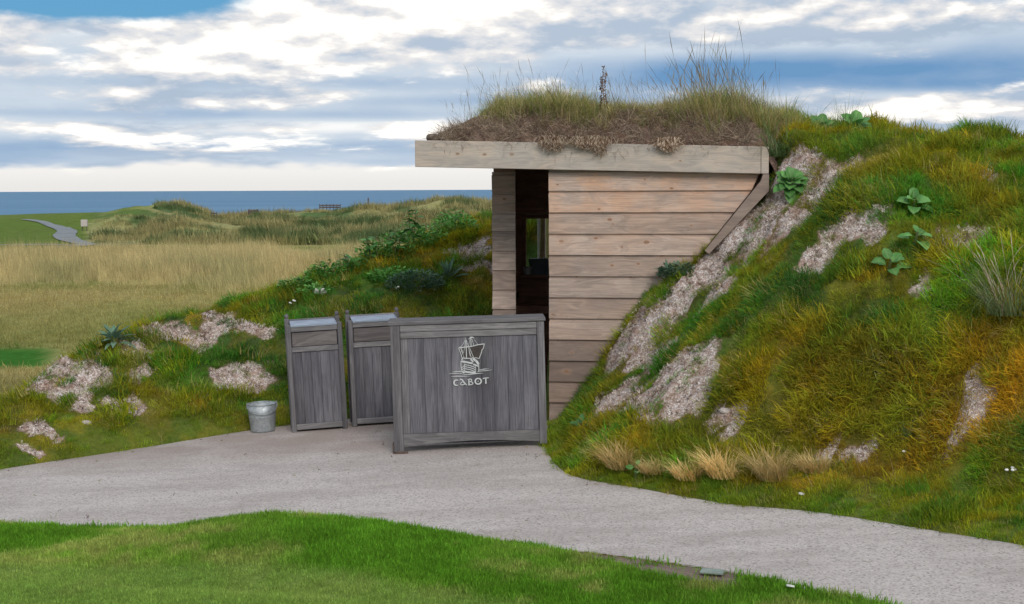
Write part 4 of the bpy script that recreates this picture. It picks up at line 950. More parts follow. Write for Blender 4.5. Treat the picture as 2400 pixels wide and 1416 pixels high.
def berm_grass(n_try=98000):
    x = np.concatenate([RNG.uniform(0.2, 6.8, int(n_try * .64)), RNG.uniform(-7.0, 0.3, n_try - int(n_try * .64))]); y = RNG.uniform(6.9, 17.2, len(x))
    # keep what can be seen or lies close by
    t = x / y; k = (np.abs(t) < 0.58); x, y = x[k], y[k]
    inr = inside(x, y, RIGHT_POLY); inl = inside(x, y, LEFT_POLY); inp = inside(x, y, PATH_POLY)
    u, n = to_hut(x, y); hut = ((u > -0.70) & (u < 1.90) & (n > 1.10) & (n < 2.6)) | ((u > -0.62) & (u < 0) & (n > 0)) | ((u > -0.05) & (u < 1.87) & (n > -0.035) & (n < 2.6))
    k = (inr | inl) & ~inp & ~hut; x, y = x[k], y[k]
    b = bare_amount(x, y); n1 = fbm(x * 3.2, y * 3.2, 601, 3)
    k = RNG.uniform(size=len(x)) > sst(b + (fbm(x * 9, y * 9, 611, 2) - .5) * .6, 0.10, 0.70) * 0.76; x, y, b, n1 = x[k], y[k], b[k], n1[k]
    gap = fbm(x * 6.5, y * 6.5, 615, 3); k = RNG.uniform(size=len(x)) < 0.30 + 0.70 * sst(gap, 0.30, 0.50); x, y, b, n1 = x[k], y[k], b[k], n1[k]
    z = terrain(x, y); sx, sy = slope(x, y); sm = np.hypot(sx, sy) + 1e-6
    d = np.minimum(pdist(x, y, RIGHT_EDGE), pdist(x, y, FAR_EDGE))
    flow = fbm(x * 1.2, y * 1.2, 621, 2) * 6.0
    down = np.stack([-sx, -sy], 1) * np.clip(0.55 / (0.5 + sm), 0, 1)[:, None]
    D = np.stack([-sx * 0.35, -sy * 0.35, np.ones(len(x))], 1); D[:, :2] += down * 0.45
    D[:, 0] += 0.28 * np.cos(flow) - 0.12; D[:, 1] += 0.22 * np.sin(flow)
    D[:, :2] += RNG.normal(0, 0.16, (len(x), 2))
    mown = 1 - sst(d, 0.03, 0.34)
    D[:, :2] *= (1 - 0.6 * mown)[:, None]
    scl = (0.55 + 0.85 * sst(n1, 0.3, 0.72)) * RNG.uniform(0.6, 1.35, len(x)) * (1 - 0.40 * mown) * (1 - 0.70 * b)
    c = turf(x + RNG.normal(0, .03, len(x)), y + RNG.normal(0, .03, len(x))) * RNG.uniform(0.68, 1.4, (len(x), 1))
    c = c + (OLIVE * 1.1 - c) * (RNG.uniform(size=(len(x), 1)) < 0.12) * 0.6
    c = c + (STRAW - c) * (RNG.uniform(size=(len(x), 1)) < 0.05) * 0.6
    stalk = RNG.uniform(size=len(x)) < 0.030; scl[stalk] = RNG.uniform(.5, 1.2, stalk.sum()); c[stalk] = np.array((0.50, 0.39, 0.18)) * RNG.uniform(.6, 1.2, (stalk.sum(), 1)); sedge = RNG.uniform(size=len(x)) < 0.045; c[sedge] *= np.array((.75, .95, .9)); ix = RNG.integers(0, 5, len(x)); ix[sedge] = 6; ix[stalk | (mown > .6) & sedge] = 5
    pr = [tuft_proto('t', n=44, h=.060, hv=.40, w=.0044, spread=.085, lean=.30, curve=.45, seed=s, segs=3) for s in (1, 2, 3, 4)] + [tuft_proto('t', n=36, h=.048, hv=.3, w=.0044, spread=.08, lean=.5, curve=.4, seed=9, segs=3)] + [tuft_proto('t', n=4, h=.13, hv=.3, w=.0032, spread=.05, lean=.35, curve=.18, seed=11, segs=4), tuft_proto('t', n=26, h=.10, hv=.3, w=.0050, spread=.04, lean=.30, curve=.45, seed=12, segs=4)]
    print('berm tufts', len(x))
    scatter('rough_grass', pr, np.stack([x, y, z], 1), D, scl, ix, c, 'rough mixed green and rusty grass covering the banks', 'grass')
berm_grass()
def lawn_grass(n_try=90000):
    y = RNG.uniform(4.9, 9.7, n_try); x = RNG.uniform(-0.56, 0.56, n_try) * y
    k = inside(x, y, LAWN_POLY); x, y = x[k], y[k]; e = pdist(x, y, NEAR_EDGE)
    strip = dirt_strip(x, y)
    k = RNG.uniform(size=len(x)) > strip * 0.97; x, y, e = x[k], y[k], e[k]
    near = sst(e, 1.0, 1.12); fringe = 1 - sst(e, 0.0, 0.12)
    D = np.stack([RNG.normal(0, .18, len(x)), RNG.normal(0, .18, len(x)), np.ones(len(x))], 1)
    scl = RNG.uniform(0.7, 1.25, len(x)) * (1 - 0.3 * near) * (1 + 0.35 * fringe)
    c = lawn_col(x, y) * RNG.uniform(0.75, 1.3, (len(x), 1))
    pr = [tuft_proto('t', n=24, h=.022, hv=.28, w=.0036, spread=.045, lean=.3, curve=.25, seed=20 + s, segs=2) for s in range(4)]
    print('lawn tufts', len(x))
    scatter('lawn_grass', pr, np.stack([x, y, terrain(x, y)], 1), D, scl, RNG.integers(0, 4, len(x)), c, 'short mown green grass of the lawn before the path', 'grass')
lawn_grass()
def roof_grass():
    n = 6200; u = RNG.uniform(-1.08, 2.7, n); v = np.abs(RNG.normal(0, 1.0, n)) * 0.75 + 0.02
    dens = 0.04 + 0.96 * sst(u, -0.72, -0.40); dens *= sst(v + (fbm(u * 5, v * 5, 631, 2) - .5) * .45, 0.12, 0.40) * (0.25 + 0.75 * sst(fbm(u * 3.5, v * 3.5, 633, 2), .35, .6))
    k = (RNG.uniform(size=n) < dens) & (v < 2.4) & ((u < 1.92) | (v > .4)); u, v = u[k], v[k]
    z = roof_z(u, v); xy = HUT0[None] + u[:, None] * HU[None] + v[:, None] * HN[None]
    cl = np.exp(-((u - 1.42) / .26) ** 2) + 0.8 * np.exp(-((u + 0.02) / .32) ** 2) - 0.75 * np.exp(-((u - 0.75) / .3) ** 2) + 1.3 * (fbm(u * 4, v * 4, 641, 2) - .5)
    D = np.stack([-0.10 + RNG.normal(0, .16, len(u)), -0.12 + RNG.normal(0, .16, len(u)), np.ones(len(u))], 1)
    scl = np.clip(0.70 + 0.36 * cl, .25, 1.4) * RNG.uniform(.55, 1.35, len(u))
    base = np.array((0.40, 0.34, 0.13)); g = np.array((0.21, 0.27, 0.08)); s = np.array((0.62, 0.49, 0.27)); q = RNG.uniform(size=(len(u), 1))
    c = np.where(q < .42, g, np.where(q < .80, base, s)) * RNG.uniform(.75, 1.3, (len(u), 1))
    pr = [tuft_proto('t', n=18, h=.17, hv=.5, w=.0040, spread=.07, lean=.34, curve=.30, seed=40 + s_, segs=4) for s_ in range(4)]
    scatter('roof_grass', pr, np.stack([xy[:, 0], xy[:, 1], z - .01], 1), D, scl, RNG.integers(0, 4, len(u)), c, 'shaggy olive and tan grass growing on the shelter roof', 'grass')
    # tall thin flowering stalks
    n = 430; w = RNG.choice(5, n, p=[.30, .14, .12, .32, .12]); cu = np.array([-0.25, 0.35, 0.85, 1.40, 1.78])[w]; su = np.array([.38, .25, .22, .17, .10])[w]
    u = np.clip(cu + RNG.normal(0, 1, n) * su, -0.9, 2.5); v = RNG.uniform(.12, 1.0, n); z = roof_z(u, v); xy = HUT0[None] + u[:, None] * HU[None] + v[:, None] * HN[None]
    D = np.stack([-0.20 + RNG.normal(0, .16, n), -0.05 + RNG.normal(0, .12, n), np.ones(n)], 1)
    scl = RNG.uniform(.55, 1.1, n) * np.array([.74, .75, .75, 1.15, .9])[w]
    c = np.array((0.26, 0.21, 0.13)) * RNG.uniform(.6, 1.4, (n, 1))
    pr = [tuft_proto('t', n=2, h=.46, hv=.2, w=.0032, spread=.02, lean=.10, curve=.10, seed=60 + s_, segs=6, seedhead=1.7) for s_ in range(5)]
    scatter('seed_stalks', pr, np.stack([xy[:, 0], xy[:, 1], z], 1), D, scl, RNG.integers(0, 5, n), c, 'thin seeding grass stalks standing above the roof turf', 'grass')
roof_grass()
def dead_litter():
    # short dry roots and straw lying over the roof soil's front
    n = 2700; u = RNG.uniform(-1.0, 1.72, n); v = RNG.uniform(-.085, .34, n); z = roof_z(u, v); xy = HUT0[None] + u[:, None] * HU[None] + v[:, None] * HN[None]
    D = np.stack([RNG.normal(0, .8, n), -0.9 + RNG.normal(0, .5, n), RNG.uniform(-.2, .5, n)], 1)
    q = RNG.uniform(size=(n, 1)); c = np.where(q < .6, np.array((0.24, 0.17, 0.13)), np.array((0.48, 0.39, 0.31))) * RNG.uniform(.6, 1.3, (n, 1))
    pr = [tuft_proto('t', n=9, h=.085, hv=.5, w=.0032, spread=.03, lean=.5, curve=.4, seed=80 + s_, segs=3) for s_ in range(3)]
    scatter('root_litter', pr, np.stack([xy[:, 0], xy[:, 1], z], 1), D, RNG.uniform(.5, 1.2, n), RNG.integers(0, 3, n), c, 'brown roots and dry litter along the front of the roof soil', 'litter')
    # pale chips and dead moss on the bare patches of the banks
    n = 110000; x = RNG.uniform(-4.8, 4.2, n); y = RNG.uniform(9, 16, n); b = bare_amount(x, y); k = RNG.uniform(size=n) < sst(b, .35, .7); x, y = x[k], y[k]
    u, v = to_hut(x, y); k = ~((u > -0.7) & (u < 1.87) & (v > -.03)) & ~inside(x, y, PATH_POLY); x, y = x[k], y[k]; n = len(x)
    D = np.stack([RNG.normal(0, .6, n), RNG.normal(-.3, .6, n), RNG.uniform(.1, 1, n)], 1); q = RNG.uniform(size=(n, 1))
    c = np.where(q < .45, np.array((0.78, 0.69, 0.65)), np.where(q < .75, np.array((0.42, 0.31, 0.26)), np.array((0.15, 0.10, 0.08)))) * RNG.uniform(.8, 1.15, (n, 1))
    pr = [tuft_proto('t', n=9, h=.020, hv=.4, w=.0050, spread=.03, lean=.7, curve=.6, seed=90 + s_, segs=2) for s_ in range(3)]
    print('chips', n)
    scatter('pale_litter', pr, np.stack([x, y, terrain(x, y) + .004], 1), D, RNG.uniform(.5, 1.3, n), RNG.integers(0, 3, n), c, 'pale dry chips lying on the bare patches of the banks', 'litter')
dead_litter()
def path_grit():
    # clippings and grit drifted along the edges of the paving
    n = 30000; x = RNG.uniform(-4.5, 3.4, n); y = RNG.uniform(7, 13.3, n); d = np.minimum(pdist(x, y, RIGHT_EDGE), pdist(x, y, FAR_EDGE)); k = inside(x, y, PATH_POLY) & (RNG.uniform(size=n) < 0.42 * np.exp(-d / .07) + 0.006); x, y = x[k], y[k]; n = len(x)
    D = np.stack([RNG.normal(0, 1, n), RNG.normal(0, 1, n), RNG.uniform(.05, .5, n)], 1); q = RNG.uniform(size=(n, 1)); c = np.where(q < .5, np.array((0.16, 0.12, 0.09)), np.where(q < .8, np.array((0.34, 0.30, 0.14)), np.array((0.14, 0.2, 0.05)))) * RNG.uniform(.7, 1.3, (n, 1))
    pr = [tuft_proto('t', n=5, h=.022, hv=.5, w=.005, spread=.02, lean=.9, curve=.4, seed=300 + s_, segs=2) for s_ in range(3)]
    scatter('path_litter', pr, np.stack([x, y, pz(x) + .003], 1), D, RNG.uniform(.4, 1.1, n), RNG.integers(0, 3, n), c, 'grit and grass clippings drifted along the path edges', 'litter')
path_grit()
def far_grass():
    # tall tan stand in the middle distance
    n = 35000; y = RNG.uniform(46, 88, n); t = RNG.uniform(-.50, .06, n); x = t * y
    front = 57 + 6 * (fbm(x / 5, y * 0, 701, 3) - .5) + 3.0 * sst(t, -.2, -.36); back = 84 + 5 * (fbm(x / 7, y * 0, 705, 2) - .5)
    pr_ = 0.06 + 0.94 * sst(y, front - 5, front + 9); k = (y > front - 10) & (y < back) & (RNG.uniform(size=n) < pr_); x, y, t, front = x[k], y[k], t[k], front[k]; n = len(x); q = fbm(x / 4, y / 5, 711, 3)
    D = np.stack([RNG.normal(-.12, .14, n), RNG.normal(0, .14, n), np.ones(n)], 1); c = TAN * np.array((1.45, 1.45, 1.75)) + (np.array((0.24, 0.24, 0.09)) - TAN) * sst(q, .5, .68)[:, None] * .8
    c = c * RNG.uniform(.72, 1.25, (n, 1)); scl = (.50 + .6 * sst(q, .25, .6)) * RNG.uniform(.6, 1.3, n) * (0.35 + 0.65 * sst(y, front - 6, front + 8))
    pr = [tuft_proto('t', n=16, h=.66, hv=.35, w=.016, spread=.32, lean=.12, curve=.12, seed=120 + s_, segs=3) for s_ in range(4)]
    scatter('meadow_grass', pr, np.stack([x, y, far_z(x, y)], 1), D, scl, RNG.integers(0, 4, n), c, 'tall tan grass standing across the middle of the meadow', 'grass')
    # low growth: near meadow, and dune scrub
    n = 20000; y = RNG.uniform(20, 58, n); x = RNG.uniform(-.50, -.02, n) * y; c = meadow_col(x, y) * RNG.uniform(.75, 1.25, (n, 1)); D = np.stack([RNG.normal(0, .3, n), RNG.normal(0, .3, n), np.ones(n)], 1)
    g_ = (y > 30.8) & (y < 34.6) & (x / y < -.315); k = ~g_; x, y, c, D = x[k], y[k], c[k], D[k]; n = len(x)
    pr = [tuft_proto('t', n=18, h=.10, hv=.3, w=.010, spread=.22, lean=.4, curve=.25, seed=140 + s_, segs=2) for s_ in range(3)]
    scatter('field_grass', pr, np.stack([x, y, np.maximum(far_z(x, y), terrain(x, y))], 1), D, RNG.uniform(.6, 1.3, n), RNG.integers(0, 3, n), c, 'short yellowed grass of the near meadow', 'grass')
    n = 24000; y = RNG.uniform(102, 186, n); t = RNG.uniform(-.40, .04, n); x = t * y
    tee = (t < -.292); hill = (y > 140) & (t < -.25); q = fbm(x / 5, y / 6, 721, 3)
    k = ~tee & ~hill & (q > .34); x, y, q = x[k], y[k], q[k]; n = len(x); c = meadow_col(x, y) * RNG.uniform(.6, 1.35, (n, 1)); D = np.stack([RNG.normal(-.1, .2, n), RNG.normal(0, .2, n), np.ones(n)], 1)
    pr = [tuft_proto('t', n=22, h=.62, hv=.35, w=.05, spread=.55, lean=.25, curve=.2, seed=160 + s_, segs=2) for s_ in range(3)]
    scatter('dune_grass', pr, np.stack([x, y, far_z(x, y)], 1), D, (.35 + 1.0 * sst(q, .4, .7)) * RNG.uniform(.6, 1.2, n), RNG.integers(0, 3, n), c, 'rough tufted grass over the far dunes', 'grass')
far_grass()
# ------------------------------------------------------------------ plants and small things
def leaf_mesh(name, L, W, mat, fold=0.18, droop=0.5, tipf=1.6, heart=False, nl=6, wavy=0.0):
    V = []; rib = []; F = []
    for i in range(nl + 1):
        t = i / nl
        w = W * (math.sin(math.pi * min(1, t ** 0.75)) ** (0.8)) if not heart else W * math.sqrt(max(0, 1 - (2 * t ** 0.8 - 1) ** 2)) * 1.0
        x = L * t; z = -droop * L * t * t
        for s in (-1, -.5, 0, .5, 1):
            V.append((x, s * w / 2, z + fold * abs(s) * w + wavy * w * math.sin(t * 14 + s * 3) * abs(s))); rib.append(1.0 if s == 0 else 0.0)
    for i in range(nl):
        for k in range(4): F.append((i * 5 + k, i * 5 + k + 1, i * 5 + k + 6, i * 5 + k + 5))
    return mesh_np(name, V, F, mat, True, {'rib': ('FLOAT', rib)})
LEAF = {'burdock': leaf_mesh('leaf', .15, .135, M['leaf'], .14, .45, heart=True, wavy=.04), 'long': leaf_mesh('leaf', .17, .055, M['leaf_grey'], .2, .35),
        'knot': leaf_mesh('leaf', .12, .075, M['leaf_dark'], .12, .3, heart=True), 'dock': leaf_mesh('leaf', .2, .06, M['leaf_dark'], .15, .5, wavy=.05), 'silver': leaf_mesh('leaf', .16, .045, M['leaf_grey'], .2, .2)}
def rosette(name, loc, kind, n, el0, el1, s0, s1, label, cat, seed, normal=(0, -.4, 1), group=None):
    r = random.Random(seed); root = empty(name, loc)
    root.rotation_euler = Vector(normal).to_track_quat('Z', 'Y').to_euler(); tag(root, label, cat, group)
    for i in range(n):
        t = i / max(1, n - 1); el = math.radians(el0 + (el1 - el0) * t + r.uniform(-8, 8)); az = i * 2.399 + r.uniform(-.3, .3); s = s0 + (s1 - s0) * t; s *= r.uniform(.8, 1.2)
        o = obj('leaf', LEAF[kind], root); c = Vector((math.cos(az), math.sin(az), 0))
        o.location = c * (0.02 + 0.03 * (1 - t)) + Vector((0, 0, 0.03 + 0.07 * t)); o.rotation_euler = (r.uniform(-.25, .25), -el, az); o.scale = (s, s, s)
    m = MB(); m.tube([(0, 0, -0.03), (0, 0, 0.05), (0.004, 0, 0.11)], [.012, .010, .006], 6); m.build('crown', M['stem'], root)
    return root
def ground_pt(x, y): return (x, y, float(terrain(x, y)))
rosette('broad_leaf_plant', (2.30, 11.76, float(terrain(2.30, 11.76)) + .02), 'burdock', 30, 0, 70, .82, .5, 'large broad-leaved green plant at the right end of the roof beam', 'plant', 3, (0, -.75, 1))
rosette('broad_leaf_plant', ground_pt(3.014, 10.69), 'burdock', 8, 12, 55, .75, .5, 'small broad-leaved plant, topmost of three on the upper right bank', 'plant', 4, (-.1, -.6, 1))
rosette('broad_leaf_plant', ground_pt(2.90, 10.25), 'burdock', 7, 5, 45, .72, .45, 'small broad-leaved plant, middle of three on the upper right bank', 'plant', 5, (.1, -.6, 1))
rosette('broad_leaf_plant', ground_pt(2.70, 10.16), 'burdock', 7, 15, 60, .72, .5, 'small broad-leaved plant, lowest of three on the upper right bank', 'plant', 6, (-.1, -.6, 1))
rosette('low_leafy_weed', ground_pt(0.842, 9.62), 'burdock', 4, 20, 50, .33, .3, 'tiny round-leaved weed among the tan tufts by the path', 'plant', 8)
rosette('low_leafy_weed', ground_pt(0.55, 10.75), 'knot', 8, 15, 65, .7, .5, 'dark small-leaved weed in the grass near the screen', 'plant', 9, (-.4, -.6, 1))
z_m = float(terrain(-3.72, 13.25))
rosette('woolly_leaf_plant', (-3.72, 13.25, z_m), 'long', 22, 5, 75, 1.0, .85, 'grey-green rosette plant on the crest of the left bank', 'plant', 11, (-.1, -.2, 1))
rosette('silver_leaf_plant', ground_pt(-0.66, 15.05), 'silver', 14, 25, 80, 1.2, 1.0, 'silvery upright-leaved plant on the bank behind the screen', 'plant', 12, (-.2, -.4, 1))
for i, (x, y, lab) in enumerate(((2.85, 13.2, 'dark broad-leaved plant on the skyline just right of the roof'), (3.1, 12.9, 'broad-leaved plant on the skyline further right of the roof'))):
    rosette('skyline_plant', ground_pt(x, y), 'burdock', 12, 10, 65, 1.0, .8, lab, 'plant', 20 + i)
# leafy weeds along the crest of the left bank
def leafy_weed(loc, h, w, n, label, seed, mat=None, big=6, stems=3, kind='knot', bigs=1.0):
    r = random.Random(seed); root = empty('leafy_weed', loc); tag(root, label, 'plant', None); mat = mat or M['leaf_small']; V = []; F = []
    for i in range(n):
        a = r.uniform(0, 2 * math.pi); q = math.sqrt(r.random()) * w; zz = r.random() ** .8 * h * (1 - .5 * (q / w) ** 2); c = Vector((q * math.cos(a), q * math.sin(a) * .8, zz))
        d = Vector((math.cos(a) + r.uniform(-.8, .8), math.sin(a) + r.uniform(-.8, .8), r.uniform(-.1, .9))).normalized(); s = d.cross(Vector((r.uniform(-.4, .4), r.uniform(-.4, .4), 1))).normalized(); L = r.uniform(.03, .065); b = len(V)
        V += [c, c + d * L * .5 + s * L * .26, c + d * L, c + d * L * .5 - s * L * .26]; F.append((b, b + 1, b + 2, b + 3))
    m = MB(); m.add(V, F); m.build('foliage', mat, root, fixn=False)
    for k in range(stems):
        a = r.uniform(0, 6.28); tip = Vector((math.cos(a) * w * .5, math.sin(a) * w * .4, h * r.uniform(.9, 1.15))); m = MB(); base = Vector((math.cos(a) * w * .15, math.sin(a) * w * .15, -.03)); mid = (base + tip) / 2 + Vector((0, 0, .05)); m.tube([base, mid, tip], [.007, .005, .003], 5); st = m.build('stem', M['stem'], root)
        for j in range(big):
            t = .35 + .65 * j / big; p = base.lerp(mid, t * 2) if t < .5 else mid.lerp(tip, t * 2 - 1); o = obj('leaf', LEAF[kind], st); o.location = p; o.rotation_euler = (r.uniform(-.3, .3), r.uniform(-.5, .35), j * 2.4 + r.uniform(-.4, .4)); s = bigs * r.uniform(.7, 1.15) * (1.1 - .4 * t); o.scale = (s, s, s)
    return root
WE = [(-2.28, 15.0, .16, .20, 420, 'low bright green weed at the left end of the weed row', 'knot', 3, .5), (-1.98, 15.25, .26, .24, 700, 'bushy green weed just above the white rock', 'knot', 4, .7), (-1.72, 15.35, .22, .20, 380, 'broad-leaved weed right of the white rock on the left bank', 'knot', 6, 1.1),
      (-1.50, 15.55, .30, .20, 330, 'dark leafy weed in the middle of the weed row', 'knot', 6, 1.1), (-1.30, 15.75, .34, .22, 420, 'tall leafy weed below the highest stems of the weed row', 'knot', 7, 1.15), (-1.13, 15.95, .50, .12, 120, 'tallest weed with open stems against the tan meadow', 'knot', 7, 1.2),
      (-0.95, 16.1, .26, .25, 650, 'dense dark weed right of the tallest stems', 'knot', 4, .8), (-0.66, 16.45, .26, .26, 700, 'rounded green weed high on the bank near the shelter', 'knot', 4, .8), (-2.05, 14.75, .14, .2, 300, 'pale leafy weed beside the white rock', 'dock', 4, .7)]
for i, (x, y, h, w, n, lab, kd, bg, bs) in enumerate(WE): leafy_weed((x, y, float(terrain(x, y)) - .01), h, w, n, lab, 50 + i, big=bg, kind=kd, bigs=bs)
leafy_weed(ground_pt(-1.0, 14.75), .20, .30, 900, 'silvery fine-leaved weed low on the bank behind the screen', 71, M['leaf_silver'], 2, 2, 'silver', .6)
leafy_weed(ground_pt(-1.25, 14.95), .18, .26, 700, 'feathery green weed on the bank behind the right bin', 72, None, 2, 2, 'dock', .5)
leafy_weed(ground_pt(1.42, 12.05), .12, .18, 500, 'low blue-green weed at the foot of the raking board', 73, M['leaf_silver'], 1, 1, 'silver', .4)
# grass clumps one can tell apart
def clump(name, loc, n, h, hv, w, spread, lean, curve, mat, label, seed, tilt=(0, 0), segs=6, extra=None):
    V, F, var, tip = blades(n, h, hv, w, spread, lean, curve, seed, segs); V = V.copy(); V[:, 0] += tilt[0] * V[:, 2]; V[:, 1] += tilt[1] * V[:, 2]
    root = empty(name, loc); tag(root, label, 'grass clump'); obj('blade_mass', mesh_np('blade_mass', V, F, mat), root)
    if extra:
        V, F, var, tip = blades(*extra[:-1]); V[:, 0] += tilt[0] * V[:, 2]; obj('dry_stalks', mesh_np('dry_stalks', V, F, extra[-1]), root)
    return root
TUFTS = [(0.76, 9.80, .19, 'tan windswept tuft at the bank foot, first right of the screen'), (1.18, 9.36, .12, 'tan windswept tuft at the bank foot, second right of the screen'), (1.39, 9.22, .19, 'rusty windswept tuft at the bank foot, third right of the screen'),
         (1.68, 9.06, .22, 'broad tan tuft at the bank foot, fourth right of the screen'), (1.97, 9.16, .13, 'rightmost tan tuft along the bank foot'), (0.97, 9.60, .09, 'small pale tuft between the first two tan tufts')]
for i, (x, y, h, lab) in enumerate(TUFTS): clump('grass_tuft', ground_pt(x, y), 330, h * 1.15, .25, .0042, .10, .25, .32, M['tan'], lab, 200 + i, (-.45, -.35), 5, (110, h * .8, .3, .0038, .09, .3, .3, 260 + i, 5, 0.0, M['green_blade']))
clump('grass_clump', ground_pt(3.27, 9.30), 330, .36, .35, .0040, .13, .40, .30, M['green_blade'], 'large grey-green clump with tall straw stalks at the right edge', 220, (-.25, 0), 6, (60, .52, .3, .0036, .12, .40, .16, 222, 6, 1.3, M['straw']))
clump('grass_clump', P3(1.95, 0.0, 2.32), 300, .27, .35, .0050, .13, .45, .30, M['green_blade'], 'dark arching grass clump spilling over the right end of the beam', 224, (-.1, -.15), 6, (26, .62, .2, .004, .12, .30, .08, 226, 6, 1.5, M['green_blade']))
clump('grass_clump', ground_pt(3.02, 12.95), 170, .26, .3, .004, .10, .2, .1, M['green_blade'], 'upright dark tuft on the bank skyline right of the shelter', 228, (.05, 0))
clump('grass_clump', ground_pt(2.57, 9.14), 46, .16, .3, .006, .03, .5, .25, M['green_blade'], 'spiky pale green tuft low on the right bank', 230)
# hanging mats of dry grass on the beam
def mat_(u, w, drop, n, label, seed):
    r = np.random.default_rng(seed); V = []; F = []
    for _ in range(n):
        a = r.normal(0, w); st = np.array([a, r.uniform(-.02, .12), 0.0]); d = drop * math.exp(-(a / w) ** 2 * .7) * r.uniform(0.0, 1.15) ** 1.4; k = .0016 * r.uniform(.7, 1.4)
        pts = [st + (0, 0, r.uniform(.01, .05)), st * (1, 0, 1) + (r.normal(0, .022), -.07 - r.uniform(0, .05), .02 + r.uniform(0, .03)), st * (1, 0, 1) + (r.normal(0, .035), -.085 - r.uniform(0, .04), -.02 - d * .5), st * (1, 0, 1) + (r.normal(0, .05), -.078 - r.uniform(0, .05), -.03 - d)]
        b = len(V)
        for p in pts: V += [p - (k, 0, 0), p + (k, 0, 0)]
        F += [(b + 2 * i, b + 2 * i + 1, b + 2 * i + 3, b + 2 * i + 2) for i in range(3)]
    topf = 2.479 - 0.0265 * (u + 1.158); root = empty('hanging_mat', P3(u, -.06, topf + .015), (0, 0, -YAW)); tag(root, label, 'dry grass', 'dry grass hanging over the beam')
    h = n // 2; obj('straw', mesh_np('straw', V[:h * 8], F[:h * 3], M['straw']), root); obj('roots', mesh_np('roots', V[h * 8:], [tuple(i - h * 8 for i in f) for f in F[h * 3:]], M['dead']), root)
for u, w, d, n, lab, sd in ((0.05, .055, .07, 330, 'dry root mat hanging over the beam above the doorway, leftmost of three', 1), (0.36, .075, .05, 420, 'broad pale straw mat on the beam, middle of three', 2), (0.45, .022, .11, 160, 'thin dry root tassel hanging lowest over the beam', 3), (1.03, .040, .06, 240, 'small dry grass mat hanging over the right half of the beam', 4)): mat_(u, w, d, n, lab, sd)
# dead flower stalks on the roof
def dead_stalk(u, v, h, lean, label, seed):
    r = random.Random(seed); p = P3(u, v, float(roof_z(np.array([u]), np.array([v]))[0]) - .02); root = empty('dead_flower_stalk', p); tag(root, label, 'dead stalk', 'dead flower stalks on the roof')
    pts = [Vector((lean * math.sin(t * 2.2) * h, 0, h * t)) for t in np.linspace(0, 1, 9)]; m = MB(); m.tube(pts, [.004 * (1 - .5 * i / 8) for i in range(9)], 5); m.build('stem', M['dead'], root)
    m = MB()
    for k in range(70):
        t = .35 + .65 * r.random(); q = pts[0].lerp(pts[8], t); q = pts[min(7, int(t * 8))].lerp(pts[min(8, int(t * 8) + 1)], t * 8 - int(t * 8)); d = Vector((r.uniform(-1, 1), r.uniform(-1, 1), r.uniform(-.2, .8))).normalized(); e = q + d * r.uniform(.010, .026); m.tube([q, (q + e) / 2 + Vector((0, 0, .004)), e], [.0012, .0035, .001], 4)
    m.build('seed_heads', M['dead'], root)
dead_stalk(.47, .35, .46, -.07, 'brown dead flower stalk, tallest of the group on the roof', 1); dead_stalk(.40, .40, .40, .05, 'brown dead flower stalk left of the tallest on the roof', 2); dead_stalk(.50, .45, .42, -.12, 'thin dead flower stalk right of the tallest on the roof', 3)
# rocks
def rock(name, loc, s, label, seed, mat='rock', cat='rock'):
    r = np.random.default_rng(seed); bm = bmesh.new(); bmesh.ops.create_icosphere(bm, subdivisions=3, radius=1.0)
    for v in bm.verts:
        n = v.co.copy(); f = 1 + .35 * (float(fbm(np.array(n.x * 1.7 + seed), np.array(n.y * 1.7 + n.z * 1.3), seed, 3)) - .5) * 2; v.co = Vector((n.x * s[0] * f, n.y * s[1] * f, n.z * s[2] * f))
    me = bpy.data.meshes.new(name); bm.to_mesh(me); bm.free(); me.materials.append(M[mat]); tag(obj(name, me, None, loc), label, cat)
rock('rock', (-1.985, 14.72, float(terrain(-1.985, 14.72)) + .05), (.07, .05, .05), 'white rock lying among the weeds on the left bank', 3)
rock('clod', P3(-1.02, 0.02, 2.50), (.06, .06, .045), 'reddish lump of earth at the left end of the roof', 5, 'dirt', 'earth')
for i, (x, y, lab) in enumerate(((-3.62, 11.98, 'pale stone in the grass of the left bank'), (-3.40, 12.42, 'flat pale stone below the bare patch of the left bank'), (1.50, 9.95, 'pale stone in the small bare patch on the right bank'))): rock('stone', ground_pt(x, y), (.04, .03, .022), lab, 10 + i, 'stone', 'stone')
# small white flowers
def flower(loc, label, seed, n=3):
    r = random.Random(seed); root = empty('white_flower', loc); tag(root, label, 'flower')
    for k in range(n):
        a = Vector((r.uniform(-.05, .05), r.uniform(-.03, .03), -.02)); b = a + Vector((r.uniform(-.02, .02), 0, r.uniform(.06, .12))); m = MB(); m.tube([a, b], .0015, 4); m.build('stem', M['stem'], root)
        m = MB(); m.lathe([(0.0, -.006), (.010, -.002), (.013, .004), (.007, .010), (0.0, .011)], 8); m.build('bloom', M['white'], root, b, smooth=True)
for i, (x, y, lab, n) in enumerate(((3.03, 8.55, 'white clover flowers at the right end of the bank foot', 4), (-2.24, 14.5, 'white flowers on the bank behind the left bin', 4), (2.5, 9.06, 'lone white flower low on the right bank', 1), (-1.16, 14.6, 'pale flower among the weeds behind the right bin', 2))): flower(ground_pt(x, y), lab, i, n)
def scrap(loc, label, seed):
    m = MB(); m.prism([(-.022, -.012), (.014, -.016), (.024, .006), (.002, .016), (-.018, .010)], 'z', 0, .008); o = m.build('paper_scrap', M['white'], None, loc, (.2, .1, seed)); tag(o, label, 'scrap')
scrap((1.80, 8.76, float(terrain(1.80, 8.76)) + .03), 'white scrap in the grass at the far edge of the path', 1); scrap((1.36, 6.86, float(terrain(1.36, 6.86)) + .03), 'white scrap on the lawn near the path edge', 2)
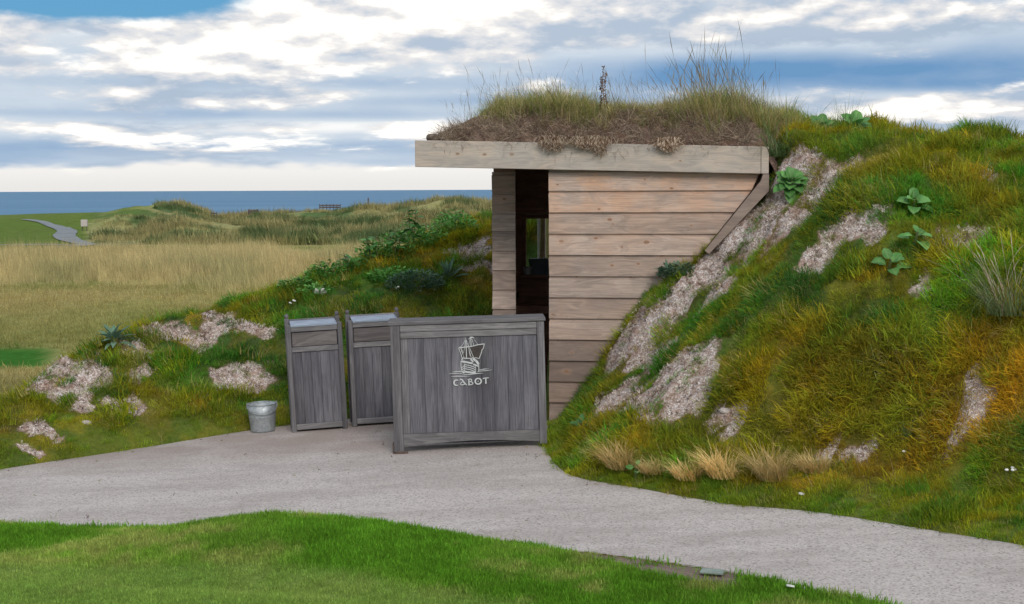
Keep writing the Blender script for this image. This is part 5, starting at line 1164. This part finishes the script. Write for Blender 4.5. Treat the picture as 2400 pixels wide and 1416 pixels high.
m = MB(); m.box(-.06, .06, -.035, .035, 0, .015, .004); o = m.build('valve_cover', M['plate'], None, (1.03, 7.22, float(terrain(1.03, 7.22)) + .012), (0, 0, -.3)); tag(o, 'pale flat valve cover in the lawn beside the path', 'valve cover')
# far things on the links
def fz(x, y): return float(far_z(x, y))
x, y = farpt(200, 128); root = empty('tee_marker', (x, y, fz(x, y))); tag(root, 'pale tee marker box beside the far cart path', 'tee marker')
m = MB(); m.box(-.28, .28, -.2, .2, .38, 1.0, .03); m.build('box', M['stone'], root)
for s in (-.22, .18):
    m = MB(); m.box(s, s + .05, -.05, .05, -.2, .38, .005); m.build('leg', M['farwood'], root)
x, y = farpt(596, 178); root = empty('wooden_box', (x, y, fz(x, y))); tag(root, 'dark slatted wooden box on the far shoreline ridge', 'box')
for i in range(4):
    m = MB(); m.box(-.6, .6, -.4, .4, .25 + i * .2, .43 + i * .2, .01); m.build('slat', M['farwood'], root)
for s in (-.6, .5):
    m = MB(); m.box(s, s + .1, -.42, -.401, -.3, 1.1, .005); m.build('post', M['farwood'], root)
x, y = farpt(775, 180); root = empty('low_fence', (x, y, fz(x, y))); tag(root, 'long low wooden fence on the far dune ridge', 'fence')
for i in range(2):
    m = MB(); m.box(-1.35, 1.35, -.03, .03, .45 + i * .24, .62 + i * .24, .01); m.build('rail', M['farwood'], root)
for i in range(7):
    m = MB(); m.box(-1.35 + i * .44, -1.27 + i * .44, .031, .1, -.3, .95, .01); m.build('post', M['farwood'], root)
x, y = farpt(865, 182); m = MB(); m.box(-.08, .08, -.08, .08, -.3, 1.15, .02); m.prism([(-.09, 1.15), (.09, 1.15), (0, 1.3)], 'y', -.09, .09); tag(m.build('marker_post', M['farwood'], None, (x, y, fz(x, y))), 'single dark marker post on the right far dune', 'post')
x, y = farpt(503, 176); root = empty('railing', (x, y, fz(x, y))); tag(root, 'short railing in the gap between the far dunes', 'railing')
for s in (-.35, 0, .3):
    m = MB(); m.box(s, s + .07, -.04, .04, -.3, .95, .01); m.build('post', M['farwood'], root)
m = MB(); m.box(-.4, .42, -.06, -.041, .7, .82, .01); m.build('rail', M['farwood'], root)
